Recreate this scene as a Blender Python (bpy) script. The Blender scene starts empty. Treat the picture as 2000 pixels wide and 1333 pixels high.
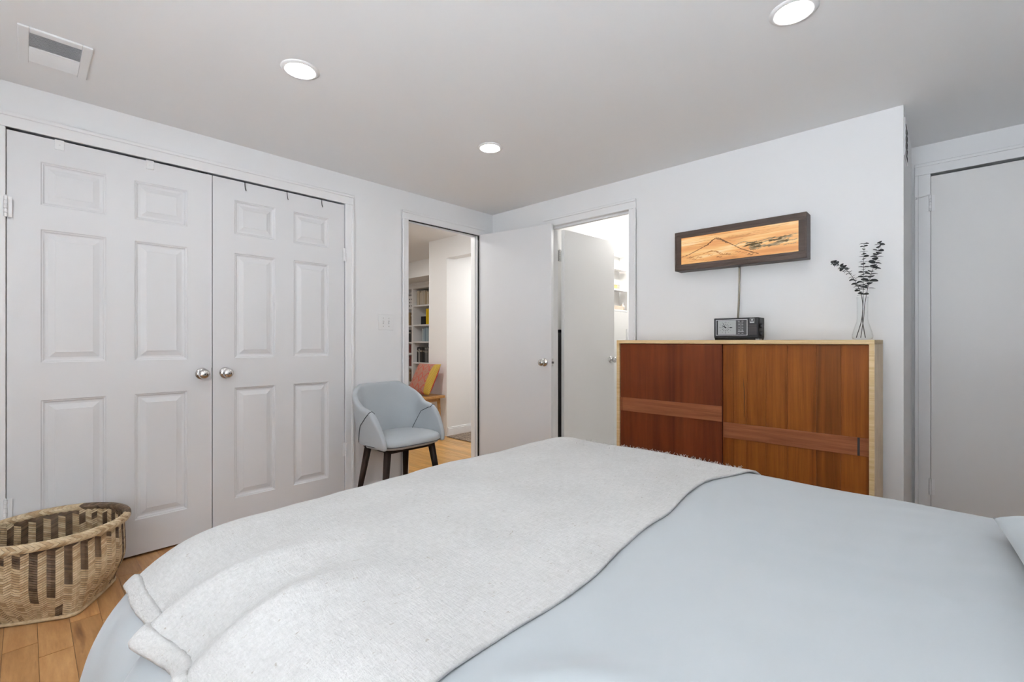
import bpy, bmesh, math, random
from mathutils import Vector, Quaternion, noise
R = math.radians
random.seed(7)
sc = bpy.context.scene
col = sc.collection

# ------------------------------------------------------------------ camera, world, exposure
H = 1.095                                   # eye height of the camera
cam = bpy.data.cameras.new('camera'); cam.sensor_width = 36; cam.lens = 899 / 2000 * 36
cam.clip_start = .02
co = bpy.data.objects.new('camera', cam); col.objects.link(co); sc.camera = co
co.location = (0, 0, H)
co.rotation_euler = (R(90), 0, math.atan2(850, 899))
w = bpy.data.worlds.new('world'); sc.world = w; w.use_nodes = True
bg = w.node_tree.nodes['Background']
bg.inputs[0].default_value = (.90, .95, 1, 1); bg.inputs[1].default_value = 2.2
sun = bpy.data.lights.new('sun', 'SUN'); sun.energy = 270; sun.angle = R(.5)
sno = bpy.data.objects.new('sun', sun); col.objects.link(sno); sno.rotation_euler = (R(-12), 0, 0)   # high sun on the far side of the house; it lights the bounce patio added outside the window
LENS = 52.0                                 # emission of a bedroom downlight lens
sc.view_settings.view_transform = 'Standard'; sc.view_settings.look = 'None'
sc.view_settings.gamma = 1; sc.view_settings.use_curve_mapping = False
sc.view_settings.exposure = 0.65

# ------------------------------------------------------------------ materials
def newmat(name):
    m = bpy.data.materials.new(name); m.use_nodes = True
    return m, m.node_tree, m.node_tree.nodes['Principled BSDF']
def nd(nt, t, **kw):
    n = nt.nodes.new(t)
    for k, v in kw.items(): setattr(n, k, v)
    return n
def coords(nt, scale=(1, 1, 1), space='Object', rnd=0):
    mp = nd(nt, 'ShaderNodeMapping'); mp.inputs['Scale'].default_value = scale
    if space == 'World':
        g = nd(nt, 'ShaderNodeNewGeometry'); src = g.outputs['Position']
    else:
        tc = nd(nt, 'ShaderNodeTexCoord'); src = tc.outputs[space]
    if rnd:
        oi = nd(nt, 'ShaderNodeObjectInfo'); ad = nd(nt, 'ShaderNodeVectorMath', operation='MULTIPLY_ADD')
        cb = nd(nt, 'ShaderNodeCombineXYZ')
        for i in range(3): nt.links.new(oi.outputs['Random'], cb.inputs[i])
        nt.links.new(cb.outputs[0], ad.inputs[0]); ad.inputs[1].default_value = (rnd, rnd * .7, rnd * 1.3)
        nt.links.new(src, ad.inputs[2]); src = ad.outputs[0]
    nt.links.new(src, mp.inputs[0]); return mp.outputs[0]
def noise_tex(nt, vec, scale=5, detail=4, rough=.55, dist=0):
    n = nd(nt, 'ShaderNodeTexNoise'); n.inputs['Scale'].default_value = scale
    n.inputs['Detail'].default_value = detail; n.inputs['Roughness'].default_value = rough
    n.inputs['Distortion'].default_value = dist
    nt.links.new(vec, n.inputs['Vector']); return n
def ramp(nt, fac, stops):
    r = nd(nt, 'ShaderNodeValToRGB'); e = r.color_ramp.elements
    while len(e) < len(stops): e.new(.5)
    for i, (p, c) in enumerate(stops):
        e[i].position = p; e[i].color = (*c, 1) if len(c) == 3 else c
    nt.links.new(fac, r.inputs[0]); return r.outputs[0]
def bump(nt, b, h, s=.2, d=.002):
    n = nd(nt, 'ShaderNodeBump'); n.inputs['Strength'].default_value = s; n.inputs['Distance'].default_value = d
    nt.links.new(h, n.inputs['Height']); nt.links.new(n.outputs[0], b.inputs['Normal'])
def plain(name, c, rough=.5, metal=0, spec=.5, nscale=0, nbump=.05, ndist=.001):
    m, nt, b = newmat(name)
    b.inputs['Base Color'].default_value = (*c, 1); b.inputs['Roughness'].default_value = rough
    b.inputs['Metallic'].default_value = metal; b.inputs['Specular IOR Level'].default_value = spec
    if nscale:
        n = noise_tex(nt, coords(nt), nscale, 3); bump(nt, b, n.outputs[0], nbump, ndist)
    return m
def emit(name, c, s):
    m, nt, b = newmat(name)
    b.inputs['Base Color'].default_value = (*[q * .5 for q in c], 1); b.inputs['Emission Color'].default_value = (*c, 1)
    b.inputs['Emission Strength'].default_value = s; return m
def wood(name, c1, c2, c3, scale=(1, 1, 1), nscale=4, rough=.4, space='Object', rnd=0, vary=0, streak=None, spec=.4):
    m, nt, b = newmat(name); v = coords(nt, scale, space, rnd)
    n = noise_tex(nt, v, nscale, 6, .6, .6)
    c = ramp(nt, n.outputs[0], [(.28, c1), (.5, c2), (.74, c3)])
    n2 = noise_tex(nt, v, nscale * 5, 4, .7)
    mx = nd(nt, 'ShaderNodeMix', data_type='RGBA', blend_type='MULTIPLY'); mx.inputs[0].default_value = .55
    g = ramp(nt, n2.outputs[0], [(.3, (.72, .66, .6)), (.62, (1, 1, 1))])
    nt.links.new(c, mx.inputs[6]); nt.links.new(g, mx.inputs[7]); out = mx.outputs[2]
    if streak:
        n3 = noise_tex(nt, v, nscale * .8, 3, .5, .3)
        mk = ramp(nt, n3.outputs[0], [(.66, (0, 0, 0)), (.74, (1, 1, 1))])
        m3 = nd(nt, 'ShaderNodeMix', data_type='RGBA'); nt.links.new(mk, m3.inputs[0])
        nt.links.new(out, m3.inputs[6]); m3.inputs[7].default_value = (*streak, 1); out = m3.outputs[2]
    if vary:
        oi = nd(nt, 'ShaderNodeObjectInfo'); hs = nd(nt, 'ShaderNodeHueSaturation')
        mr = nd(nt, 'ShaderNodeMapRange'); mr.inputs[3].default_value = 1 - vary; mr.inputs[4].default_value = 1 + vary
        nt.links.new(oi.outputs['Random'], mr.inputs[0]); nt.links.new(mr.outputs[0], hs.inputs['Value'])
        nt.links.new(out, hs.inputs['Color']); out = hs.outputs[0]
    nt.links.new(out, b.inputs['Base Color']); b.inputs['Roughness'].default_value = rough
    b.inputs['Specular IOR Level'].default_value = spec
    bump(nt, b, n2.outputs[0], .08, .001); return m

M = {}
M['wall'] = plain('wall_paint', (.86, .86, .865), .6, nscale=90, nbump=.04)
M['ceil'] = plain('ceiling_paint', (.91, .915, .92), .7, nscale=60, nbump=.04)
M['trim'] = plain('trim_paint', (.87, .87, .875), .35)
M['door'] = plain('door_paint', (.75, .75, .76), .42)
M['flush'] = plain('flush_door_paint', (.84, .83, .82), .4)
M['hallwall'] = plain('hall_wall_paint', (.86, .855, .845), .6)
M['bathwall'] = plain('bath_wall_paint', (.88, .87, .85), .5)
M['dark'] = plain('dark_void', (.02, .02, .02), .9)
M['black'] = plain('black_plastic', (.010, .010, .011), .5, spec=.25)
M['chrome'] = plain('satin_nickel', (.62, .61, .60), .18, 1)
M['white'] = plain('white_plastic', (.85, .85, .85), .35)
M['lens'] = emit('lamp_lens', (1, .99, .97), LENS)
M['hall_lens'] = emit('hall_lamp_lens', (1, .985, .96), 280)
M['bath_lens'] = emit('bath_lamp_lens', (1, .97, .92), 130)
M['plank'] = wood('oak_floor', (.30, .14, .05), (.42, .22, .085), (.52, .30, .13), (1.2, 9, 1), 2.2, .3, 'World', 13, .22, streak=(.16, .065, .025))
M['hallplank'] = wood('hall_oak_floor', (.46, .24, .075), (.58, .33, .11), (.68, .42, .16), (1.2, 11, 1), 2.2, .28, 'World', 17, .2)
M['cab_dark'] = wood('sapele_veneer', (.045, .0085, .0022), (.080, .0165, .004), (.112, .026, .0065), (9, 1, .5), 1.6, .55, spec=.1)
M['cab_light'] = wood('teak_veneer', (.070, .017, .002), (.118, .032, .0045), (.168, .052, .008), (12, 1, .5), 2.2, .55, rnd=9, vary=.2, spec=.1)
M['cab_band'] = wood('band_wood', (.12, .036, .014), (.165, .054, .022), (.21, .074, .031), (.6, 1, 12), 3, .55, spec=.1)
M['ply'] = wood('plywood_edge', (.50, .34, .15), (.60, .43, .22), (.68, .52, .30), (.8, 1, 20), 4, .5)
M['ply_side'] = wood('birch_side', (.66, .50, .33), (.74, .59, .41), (.80, .66, .48), (4, 1, .6), 3, .5)
M['walnut'] = wood('walnut_frame', (.016, .009, .0065), (.032, .019, .013), (.052, .031, .022), (1.2, 9, 14), 4, .5, spec=.25)
M['bench'] = wood('bench_pine', (.36, .17, .05), (.50, .26, .08), (.60, .34, .12), (2, 8, 8), 3, .4)
M['legwood'] = wood('dark_leg_wood', (.012, .008, .007), (.022, .014, .011), (.030, .018, .013), (8, 8, 1), 4, .6, spec=.1)
M['cord'] = plain('cord', (.15, .13, .095), .5)
M['metal_dark'] = plain('dark_metal', (.10, .10, .10), .35, .6)

def fabric(name, c, c2, wscale=500, rough=.9, bs=.35, bd=.0008, nscale=2.5, sheen=.3):
    m, nt, b = newmat(name); v = coords(nt)
    n = noise_tex(nt, v, nscale, 4)
    cc = ramp(nt, n.outputs[0], [(.3, c), (.7, c2)]); nt.links.new(cc, b.inputs['Base Color'])
    b.inputs['Roughness'].default_value = rough; b.inputs['Sheen Weight'].default_value = sheen
    b.inputs['Specular IOR Level'].default_value = .15
    h = noise_tex(nt, v, wscale, 2); bump(nt, b, h.outputs[0], bs, bd); return m
M['chair'] = fabric('grey_upholstery', (.44, .475, .50), (.50, .535, .56), 420)
M['piping'] = plain('dark_piping', (.05, .055, .065), .8)
M['duvet'] = fabric('pale_blue_cotton', (.39, .42, .44), (.43, .455, .47), 900, .85, .15, .0004, 1.5)
M['pillow'] = fabric('pillow_cotton', (.40, .44, .465), (.45, .49, .51), 900, .85, .15, .0004, 3)

def throw_mat():
    m, nt, b = newmat('raw_cotton_weave'); v = coords(nt)
    n = noise_tex(nt, v, 3.5, 5)
    c = ramp(nt, n.outputs[0], [(.3, (.54, .533, .52)), (.7, (.62, .612, .60))])
    wv1 = noise_tex(nt, coords(nt, (1, .2, 1)), 210, 3, .7); wv2 = noise_tex(nt, coords(nt, (.2, 1, 1)), 210, 3, .7)
    wa = nd(nt, 'ShaderNodeMath', operation='ADD'); nt.links.new(wv1.outputs[0], wa.inputs[0]); nt.links.new(wv2.outputs[0], wa.inputs[1])
    wr = nd(nt, 'ShaderNodeMapRange'); wr.inputs[1].default_value = .75; wr.inputs[2].default_value = 1.25; wr.inputs[3].default_value = .89; wr.inputs[4].default_value = 1.06
    nt.links.new(wa.outputs[0], wr.inputs[0])
    mw = nd(nt, 'ShaderNodeMix', data_type='RGBA', blend_type='MULTIPLY'); mw.inputs[0].default_value = 1
    nt.links.new(c, mw.inputs[6]); nt.links.new(wr.outputs[0], mw.inputs[7]); c = mw.outputs[2]
    sp = noise_tex(nt, coords(nt, (1, .45, 1)), 120, 3, .6)
    k = ramp(nt, sp.outputs[0], [(.665, (0, 0, 0)), (.72, (.75, .75, .75))])
    mx = nd(nt, 'ShaderNodeMix', data_type='RGBA'); nt.links.new(k, mx.inputs[0])
    nt.links.new(c, mx.inputs[6]); mx.inputs[7].default_value = (.36, .32, .27, 1)
    nt.links.new(mx.outputs[2], b.inputs['Base Color'])
    b.inputs['Roughness'].default_value = .95; b.inputs['Specular IOR Level'].default_value = .1
    b.inputs['Sheen Weight'].default_value = .2
    n1 = noise_tex(nt, coords(nt, (1, .22, 1)), 330, 3, .7)
    n2 = noise_tex(nt, coords(nt, (.3, 1, 1)), 260, 3, .7)
    ad = nd(nt, 'ShaderNodeMath', operation='ADD')
    nt.links.new(n1.outputs[0], ad.inputs[0]); nt.links.new(n2.outputs[0], ad.inputs[1])
    bump(nt, b, ad.outputs[0], .7, .003); return m
M['throw'] = throw_mat()
def strand(name, c1, c2):
    m, nt, b = newmat(name)
    n = noise_tex(nt, coords(nt), 55, 3, .6)
    nt.links.new(ramp(nt, n.outputs[0], [(.3, c1), (.7, c2)]), b.inputs['Base Color'])
    b.inputs['Roughness'].default_value = .55; return m
M['cane'] = strand('tan_cane', (.44, .31, .17), (.62, .49, .31))
M['cane_dark'] = strand('brown_cane', (.06, .034, .016), (.12, .072, .037))
M['cane_pale'] = strand('pale_cane', (.52, .40, .24), (.70, .57, .38)); M['cane_mid'] = strand('honey_cane', (.34, .225, .115), (.48, .34, .19))
M['cane_umber'] = strand('umber_cane', (.04, .022, .010), (.085, .05, .025)); M['cane_cocoa'] = strand('cocoa_cane', (.10, .06, .03), (.18, .115, .065))
CANES = ['cane', 'cane_dark', 'cane_pale', 'cane_mid', 'cane_umber', 'cane_cocoa']

# ------------------------------------------------------------------ mesh helpers
class MB:
    def __init__(s): s.v = []; s.f = []; s.m = []
    def add(s, vs, fs, mi=0):
        o = len(s.v); s.v += [tuple(p) for p in vs]
        for f in fs: s.f.append([i + o for i in f]); s.m.append(mi)
        return s
    def box(s, x0, x1, y0, y1, z0, z1, mi=0):
        return s.add([(x0, y0, z0), (x1, y0, z0), (x1, y1, z0), (x0, y1, z0), (x0, y0, z1), (x1, y0, z1), (x1, y1, z1), (x0, y1, z1)],
                     [(3, 2, 1, 0), (4, 5, 6, 7), (0, 1, 5, 4), (1, 2, 6, 5), (2, 3, 7, 6), (3, 0, 4, 7)], mi)
    def cells(s, axis, t0, t1, a0, a1, z0, z1, holes, mi=0):
        """slab across 'axis' thickness t0..t1, span a0..a1, z0..z1, minus rectangular holes (a0,a1,z0,z1)"""
        A = sorted({a0, a1, *[h[0] for h in holes], *[h[1] for h in holes]}); Z = sorted({z0, z1, *[h[2] for h in holes], *[h[3] for h in holes]})
        A = [a for a in A if a0 <= a <= a1]; Z = [z for z in Z if z0 <= z <= z1]
        for i in range(len(A) - 1):
            for j in range(len(Z) - 1):
                ca = (A[i] + A[i + 1]) / 2; cz = (Z[j] + Z[j + 1]) / 2
                if any(h[0] < ca < h[1] and h[2] < cz < h[3] for h in holes): continue
                if axis == 'x': s.box(t0, t1, A[i], A[i + 1], Z[j], Z[j + 1], mi)
                else: s.box(A[i], A[i + 1], t0, t1, Z[j], Z[j + 1], mi)
        return s
    def grid(s, P, close_u=False, mi=0, flip=False):
        n = len(P); k = len(P[0]); vs = [p for r in P for p in r]; fs = []
        for i in range(n if close_u else n - 1):
            for j in range(k - 1):
                a = i * k + j; b2 = ((i + 1) % n) * k + j
                q = (a, b2, b2 + 1, a + 1)
                fs.append(q[::-1] if flip else q)
        return s.add(vs, fs, mi)
    def tube(s, pts, r, seg=8, mi=0, cap=True):
        pts = [Vector(p) for p in pts]; rs = r if isinstance(r, (list, tuple)) else [r] * len(pts); rings = []
        up = Vector((0, 0, 1))
        for i, p in enumerate(pts):
            t = (pts[min(i + 1, len(pts) - 1)] - pts[max(i - 1, 0)]).normalized()
            if i == 0:
                a = t.cross(up)
                if a.length < .1: a = t.cross(Vector((1, 0, 0)))
            else: a = a - t * a.dot(t)
            a = a.normalized(); b2 = t.cross(a)
            rings.append([p + (a * math.cos(2 * math.pi * q / seg) + b2 * math.sin(2 * math.pi * q / seg)) * rs[i] for q in range(seg)])
        vs = [p for rg in rings for p in rg]; fs = []
        for i in range(len(rings) - 1):
            for q in range(seg):
                a0 = i * seg + q; a1 = i * seg + (q + 1) % seg
                fs.append((a0, a1, a1 + seg, a0 + seg))
        if cap: fs.append(tuple(range(seg))[::-1]); fs.append(tuple((len(rings) - 1) * seg + q for q in range(seg)))
        return s.add(vs, fs, mi)
    def lathe(s, prof, seg=24, c=(0, 0, 0), axis='z', mi=0):
        vs = []; fs = []
        for (r, h) in prof:
            for q in range(seg):
                a = 2 * math.pi * q / seg; x = r * math.cos(a); y = r * math.sin(a)
                p = {'z': (x, y, h), 'x': (h, x, y), '-x': (-h, y, x), 'y': (y, h, x), '-y': (x, -h, y)}[axis]
                vs.append((p[0] + c[0], p[1] + c[1], p[2] + c[2]))
        k = len(prof)
        for i in range(k - 1):
            for q in range(seg):
                a0 = i * seg + q; a1 = i * seg + (q + 1) % seg
                fs.append((a0, a1, a1 + seg, a0 + seg))
        return s.add(vs, fs, mi)
    def build(s, name, mats, parent=None, smooth=False, origin=None, bevel=0, bseg=2):
        me = bpy.data.meshes.new(name)
        o0 = Vector(origin) if origin else Vector((0, 0, 0))
        me.from_pydata([Vector(p) - o0 for p in s.v], [], s.f)
        if not isinstance(mats, (list, tuple)): mats = [mats]
        for m in mats: me.materials.append(M[m] if isinstance(m, str) else m)
        me.polygons.foreach_set('material_index', s.m)
        if smooth: me.polygons.foreach_set('use_smooth', [True] * len(me.polygons))
        me.update()
        bm = bmesh.new(); bm.from_mesh(me)
        if smooth: bmesh.ops.remove_doubles(bm, verts=bm.verts, dist=1e-6)
        bmesh.ops.recalc_face_normals(bm, faces=bm.faces)
        bm.to_mesh(me); bm.free()
        o = bpy.data.objects.new(name, me); col.objects.link(o); o.location = o0
        if parent: o.parent = parent
        if bevel:
            b = o.modifiers.new('bevel', 'BEVEL'); b.width = bevel; b.segments = bseg; b.limit_method = 'ANGLE'; b.angle_limit = R(40)
            me.polygons.foreach_set('use_smooth', [True] * len(me.polygons))
            wn = o.modifiers.new('wn', 'WEIGHTED_NORMAL'); wn.keep_sharp = False
        return o
def tag(o, label, cat, group=None):
    o['label'] = label; o['category'] = cat
    if group: o['group'] = group
    return o
def struct(o, label=None):
    o['kind'] = 'structure'
    if label: o['label'] = label
    return o
def thing(name, label, cat, loc=(0, 0, 0), rz=0, group=None):
    o = bpy.data.objects.new(name, None); col.objects.link(o); o.empty_display_size = .1
    o.location = loc; o.rotation_euler = (0, 0, rz)
    return tag(o, label, cat, group)
def B(*a): return MB().box(*a)
def sm(a, b, x):
    t = max(0, min(1, (x - a) / (b - a))); return t * t * (3 - 2 * t)

# ------------------------------------------------------------------ room shell
XL, YR, CE = -2.98, 2.897, 2.23
XE, YB, YRB, XREC = .85, -1.2, 3.58, -.152      # bed-head wall, wall behind camera, recess back wall, recess corner
HALLC = 2.285
HO = (2.0, 2.733, 0, 2.032)                     # hall doorway (y0,y1,z0,z1)
CO = (-.062, 1.498, 0, 2.042)                   # closet opening
BO = (-2.32, -1.613, 0, 2.018)                 # bath doorway (x0,x1,z0,z1)
RO = (-.072, .702, 0, 2.062)                    # recess door
struct(MB().cells('x', XL - .1, XL, YB - .1, 5.2, 0, CE + .1, [HO, CO]).build('wall_left', 'wall'), 'white painted wall with closet and open hall doorway')
struct(MB().cells('y', YR, YR + .1, XL, XREC, 0, CE, [BO]).build('wall_right', 'wall'), 'white painted wall behind the wooden cabinet')
struct(B(XREC - .1, XREC, YR + .1, YRB, 0, CE).build('wall_recess', 'wall'), 'white return wall of the door recess')
struct(MB().cells('y', YRB, YRB + .1, XREC - .1, XE + .1, 0, CE, [RO]).box(RO[0] - .1, RO[1] + .1, YRB + .16, YRB + .2, 0, CE).box(RO[0] - .1, RO[0] - .05, YRB + .1, YRB + .16, 0, CE).box(RO[1] + .05, RO[1] + .1, YRB + .1, YRB + .16, 0, CE).box(RO[0] - .1, RO[1] + .1, YRB + .1, YRB + .16, 2.1, CE).build('wall_recess_back', 'wall'), 'white wall around the flat door in the recess')  # boxes behind the door are added to shut out light at its gap
struct(B(XE, XE + .1, YB - .1, YRB, 0, CE).build('wall_bedhead', 'wall'), 'white wall at the head of the bed')
WO = (-.80, .80, .45, 2.08)  # unseen window opening, added behind the camera for soft fill light
struct(MB().cells('y', YB - .1, YB, XL, XE, 0, CE, [WO]).build('wall_back', 'wall'), 'white wall with window behind the bed side')
wf = MB().cells('y', YB - .08, YB - .04, WO[0], WO[1], WO[2], WO[3], [(WO[0] + .05, -.03, WO[2] + .05, WO[3] - .05), (.03, WO[1] - .05, WO[2] + .05, WO[3] - .05)])
struct(wf.build('window_1', 'trim'), 'white framed window')
pa = bpy.data.lights.new('window_portal', 'AREA'); pa.shape = 'RECTANGLE'; pa.size = WO[1] - WO[0]; pa.size_y = WO[3] - WO[2]; pa.cycles.is_portal = True
po = bpy.data.objects.new('window_portal', pa); col.objects.link(po); po.location = ((WO[0] + WO[1]) / 2, YB - .11, (WO[2] + WO[3]) / 2); po.rotation_euler = (R(90), 0, 0)
struct(B(-9, 7, -9, YB - .12, -.2, -.1).build('ground', plain('patio_concrete', (.56, .60, .645), .9)), 'pale concrete patio outside the window')  # out-of-view ground added to bounce sunlight up onto the ceiling
struct(B(XL - .1, XE + .1, YB - .1, YRB + .1, CE, CE + .1).build('ceiling', 'ceil'), 'flat white bedroom ceiling')
# closet behind the panelled doors
cl = MB().box(-3.75, -3.7, -.2, 1.62, 0, CE).box(-3.7, XL - .1, -.2, -.15, 0, CE).box(-3.7, XL - .1, 1.57, 1.62, 0, CE).box(-3.7, XL - .1, -.15, 1.57, 2.15, 2.2).box(-3.75, XL - .1, -.2, 1.62, -.1, 0)
struct(cl.build('wall_closet', 'wall'), 'closet interior walls')
# hall and room beyond
struct(MB().box(-7.4, -7.3, 1.62, 4.75, 0, HALLC).box(-7.3, -3.75, 1.55, 1.62, 0, HALLC).box(-3.75, XL - .1, 1.62, 1.66, 0, HALLC).build('wall_hall_far', 'hallwall'), 'hall walls')
struct(B(-4.52, -4.18, 3.33, 5.2, 0, HALLC).build('wall_hall_pier', 'hallwall'), 'white wall end beside the hall passage')
struct(B(-4.562, -4.52, 3.36, 3.66, 0, 1.10).build('wall_half', 'hallwall'), 'low white half wall against the hall pier')
struct(MB().box(-4.18, XL - .1, 3.33, 3.45, 2.05, HALLC).box(-4.18, XL - .1, 3.45, 5.2, 2.2, 2.25).box(-4.18, XL - .1, 5.2, 5.3, 0, HALLC).build('wall_hall_passage', 'hallwall'), 'header and end wall of the hall passage')
struct(MB().box(-7.3, -4.52, 4.75, 4.85, 0, HALLC).box(-7.3, -4.52, 4.0, 4.75, 2.045, HALLC).build('wall_bookcase', 'hallwall'), 'wall and bulkhead above the bookcase')
struct(B(-7.4, XL - .1, 1.55, 4.85, HALLC, HALLC + .1).build('ceiling_hall', 'ceil'), 'hall ceiling')
# bath
NI = (3.75, 4.39, 1.40, 1.99)
struct(MB().cells('x', -2.56, -2.466, YR + .1, 4.6, 0, 2.3, [NI]).box(-2.6, -2.56, YR + .1, 4.6, 0, 2.3).build('wall_bath_left', 'bathwall'), 'white bathroom wall with a shelf niche')
struct(MB().box(-2.466, -.3, 4.55, 4.65, 0, 2.3).box(-.4, -.3, YR + .1, 4.55, 0, 2.3).build('wall_bath_end', 'bathwall'), 'white bathroom end wall')
struct(B(-2.6, -.3, YR + .1, 4.65, 2.3, 2.4).build('ceiling_bath', 'bathwall'), 'bathroom ceiling')
struct(B(-2.6, -.3, YR, 4.65, -.1, 0).build('floor_bath', plain('bath_floor', (.55, .53, .5), .3)), 'bathroom floor')

# floors with real planks
unit = MB().box(0, 1, 0, 1, -.5, 0)
def planks(floor, mat, x0, x1, y0, y1, wd, lens, name='plank'):
    rnd = random.Random(int(wd * 1000)); base = None; rows = []
    y = y0
    while y < y1 - 1e-6:
        yb = min(y + wd, y1); x = x0 - rnd.random() * lens[1] * .8
        while x < x1:
            L = rnd.uniform(*lens); a = max(x, x0); b = min(x + L, x1)
            if b - a > .03: rows.append((a, b, y, yb, rnd.uniform(-.0006, .0004)))
            x += L
        y = yb
    for (a, b, ya, yb, dz) in rows:
        if base is None: o = unit.build(name, mat); base = o
        else: o = base.copy(); col.objects.link(o)
        o.parent = floor; o.location = (a + .0006, ya + .0006, dz); o.scale = (b - a - .0012, yb - ya - .0012, .02)
    return len(rows)
fl = struct(B(XL - .1, XE + .1, YB - .1, YRB + .2, -.12, -.004).build('floor', plain('subfloor', (.07, .035, .015), .6)), 'golden brown wooden plank floor of the bedroom')
planks(fl, 'plank', XL - .1, -1.2, -1.2, 2.897, .088, (.5, .95))
rest = MB()
rr = random.Random(3); y = -1.2
while y < YRB:
    x = -1.2
    while x < XE:
        L = rr.uniform(.4, .9); b = min(x + L, XE)
        rest.box(x + .0006, b - .0006, y + .0006, min(y + .088, YRB) - .0006, -.02, 0); x = b
    y += .088
ro = rest.build('planks_under_bed', 'plank', fl); ro['kind'] = 'stuff'
fh = struct(B(-7.4, XL - .1, 1.55, 5.3, -.12, -.004).build('floor_hall', plain('hall_subfloor', (.12, .06, .02), .6)), 'honey oak strip floor of the hall')
planks(fh, 'hallplank', -4.9, XL - .1, 1.66, 4.2, .06, (.7, 1.5))
rh = MB(); y = 1.66
while y < 5.2:
    rh.box(-7.3, -4.902, y + .0006, y + .0594, -.02, 0)
    if y >= 4.2: rh.box(-4.9, XL - .1, y + .0006, y + .0594, -.02, 0)
    y += .06
ro = rh.build('strips_far', 'hallplank', fh); ro['kind'] = 'stuff'

# casings
def casing(n, axis, face, sgn, a0, a1, zt, wdt, label, left=True, right=True, wr=None):
    """three boards around an opening a0..a1; board = flat back with a raised outer bead"""
    root = bpy.data.objects.new(f'trim_{n}', None); col.objects.link(root); struct(root, label)
    wr = wr or wdt
    def put(name, p0, p1, z0, z1, bead):
        m = MB()
        def bx(u0, u1, t, q0, q1):
            f0, f1 = sorted((face, face + sgn * t))
            if axis == 'x': m.box(f0, f1, u0, u1, q0, q1)
            else: m.box(u0, u1, f0, f1, q0, q1)
        bx(p0, p1, .012, z0, z1)
        if bead == 'l': bx(p0, p0 + .018, .019, z0, z1)
        if bead == 'r': bx(p1 - .018, p1, .019, z0, z1)
        if bead == 't': bx(p0, p1, .019, z1 - .018, z1)
        m.build(name, 'trim', root, bevel=.004)
    if left: put('side_casing', a0 - wdt, a0, 0, zt, 'l')
    if right: put('side_casing', a1, a1 + wr, 0, zt, 'r')
    put('head_casing', a0 - (wdt if left else 0), a1 + (wr if right else 0), zt, zt + .066, 't')
    return root
casing(1, 'x', XL, 1, CO[0] + .004, CO[1] - .004, 2.029, .062, 'white casing around the closet doors')
c2 = casing(2, 'x', XL, 1, HO[0], HO[1], 2.018, .056, 'white casing around the open hall doorway')
c3 = casing(3, 'y', YR, -1, BO[0], BO[1], 2.012, .056, 'white casing around the bathroom doorway')
casing(4, 'y', YRB, -1, RO[0] + .003, RO[1] - .003, 2.056, .070, 'white casing around the flat recess door')
# jamb linings and stops
MB().box(XL - .1, XL, HO[0] - .002, HO[0] + .004, 0, 2.03).box(XL - .07, XL - .038, HO[0], HO[0] + .013, 0, 2.02).build('jamb', 'trim', c2)
MB().box(XL - .1, XL, HO[1] - .006, HO[1] + .002, 0, 2.03).box(XL - .07, XL - .038, HO[1] - .017, HO[1], 0, 2.02).build('jamb', 'trim', c2)
MB().box(XL - .1, XL, HO[0], HO[1], 2.024, 2.032).box(XL - .07, XL - .038, HO[0], HO[1], 2.008, 2.028).build('head_jamb', 'trim', c2)
MB().box(BO[0] - .002, BO[0] + .004, YR, YR + .1, 0, 2.012).build('jamb', 'trim', c3)
MB().box(BO[1] - .004, BO[1] + .002, YR, YR + .1, 0, 2.012).box(BO[1] - .012, BO[1], YR + .03, YR + .062, 0, 2.01).build('jamb', 'trim', c3)
MB().box(BO[0], BO[1], YR, YR + .1, 2.012, 2.018).box(BO[0], BO[1], YR + .03, YR + .062, 1.998, 2.013).build('head_jamb', 'trim', c3)
MB().box(XL - .008, XL + .002, HO[0], HO[1], 2.012, 2.019).box(XL - .008, XL + .003, HO[1] - .012, HO[1] - .004, 0, 2.019).build('weather_strip', 'black', c2)  # black strips drawn for the shade below the head and in the hinge gap
hb = MB().box(-4.18, -4.165, 3.34, 5.2, 0, .085).box(-4.18, -4.17, 3.34, 5.2, .085, .1)
struct(hb.build('baseboard_hall', 'trim', bevel=.003), 'white baseboard along the hall passage')
struct(B(XL, XL + .012, 1.562, 1.942, 0, .075).build('baseboard_left', 'trim', bevel=.003), 'white baseboard between closet and hall doorway')

# ------------------------------------------------------------------ doors
def knob(parent, c, axis):
    k = MB().lathe([(0, 0), (.03, 0), (.032, .003), (.03, .007), (.018, .010), (.012, .014), (.011, .026), (.018, .031), (.0255, .040), (.0275, .050), (.0245, .060), (.016, .066), (0, .068)], 28, c, axis)
    o = k.build('knob', 'chrome', parent, True); o['label'] = 'round satin nickel door knob'
    hole = {'-y': (c[0], c[1] - .0675, c[2]), 'x': (c[0] + .0675, c[1], c[2])}[axis]
    MB().lathe([(0, -.001), (.003, -.001), (.003, .0012), (0, .0012)], 10, hole, axis).build('key_hole', 'black', o)
    return o
def hinge(parent, x, y, z, horiz, mat='trim', h=.09):
    m = MB()
    for i in range(5):
        m.lathe([(0, 0), (.0065, 0), (.0065, h / 5 - .0012), (0, h / 5 - .0012)], 10, (x, y, z - h / 2 + i * h / 5))
    m.lathe([(0, 0), (.004, 0), (.005, .004), (0, .007)], 10, (x, y, z + h / 2))
    if horiz == 'y': m.box(x - .006, x - .004, y - .02, y + .02, z - h / 2, z + h / 2)
    else: m.box(x - .02, x + .02, y + .004, y + .006, z - h / 2, z + h / 2)
    return m.build('hinge', mat, parent)
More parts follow.
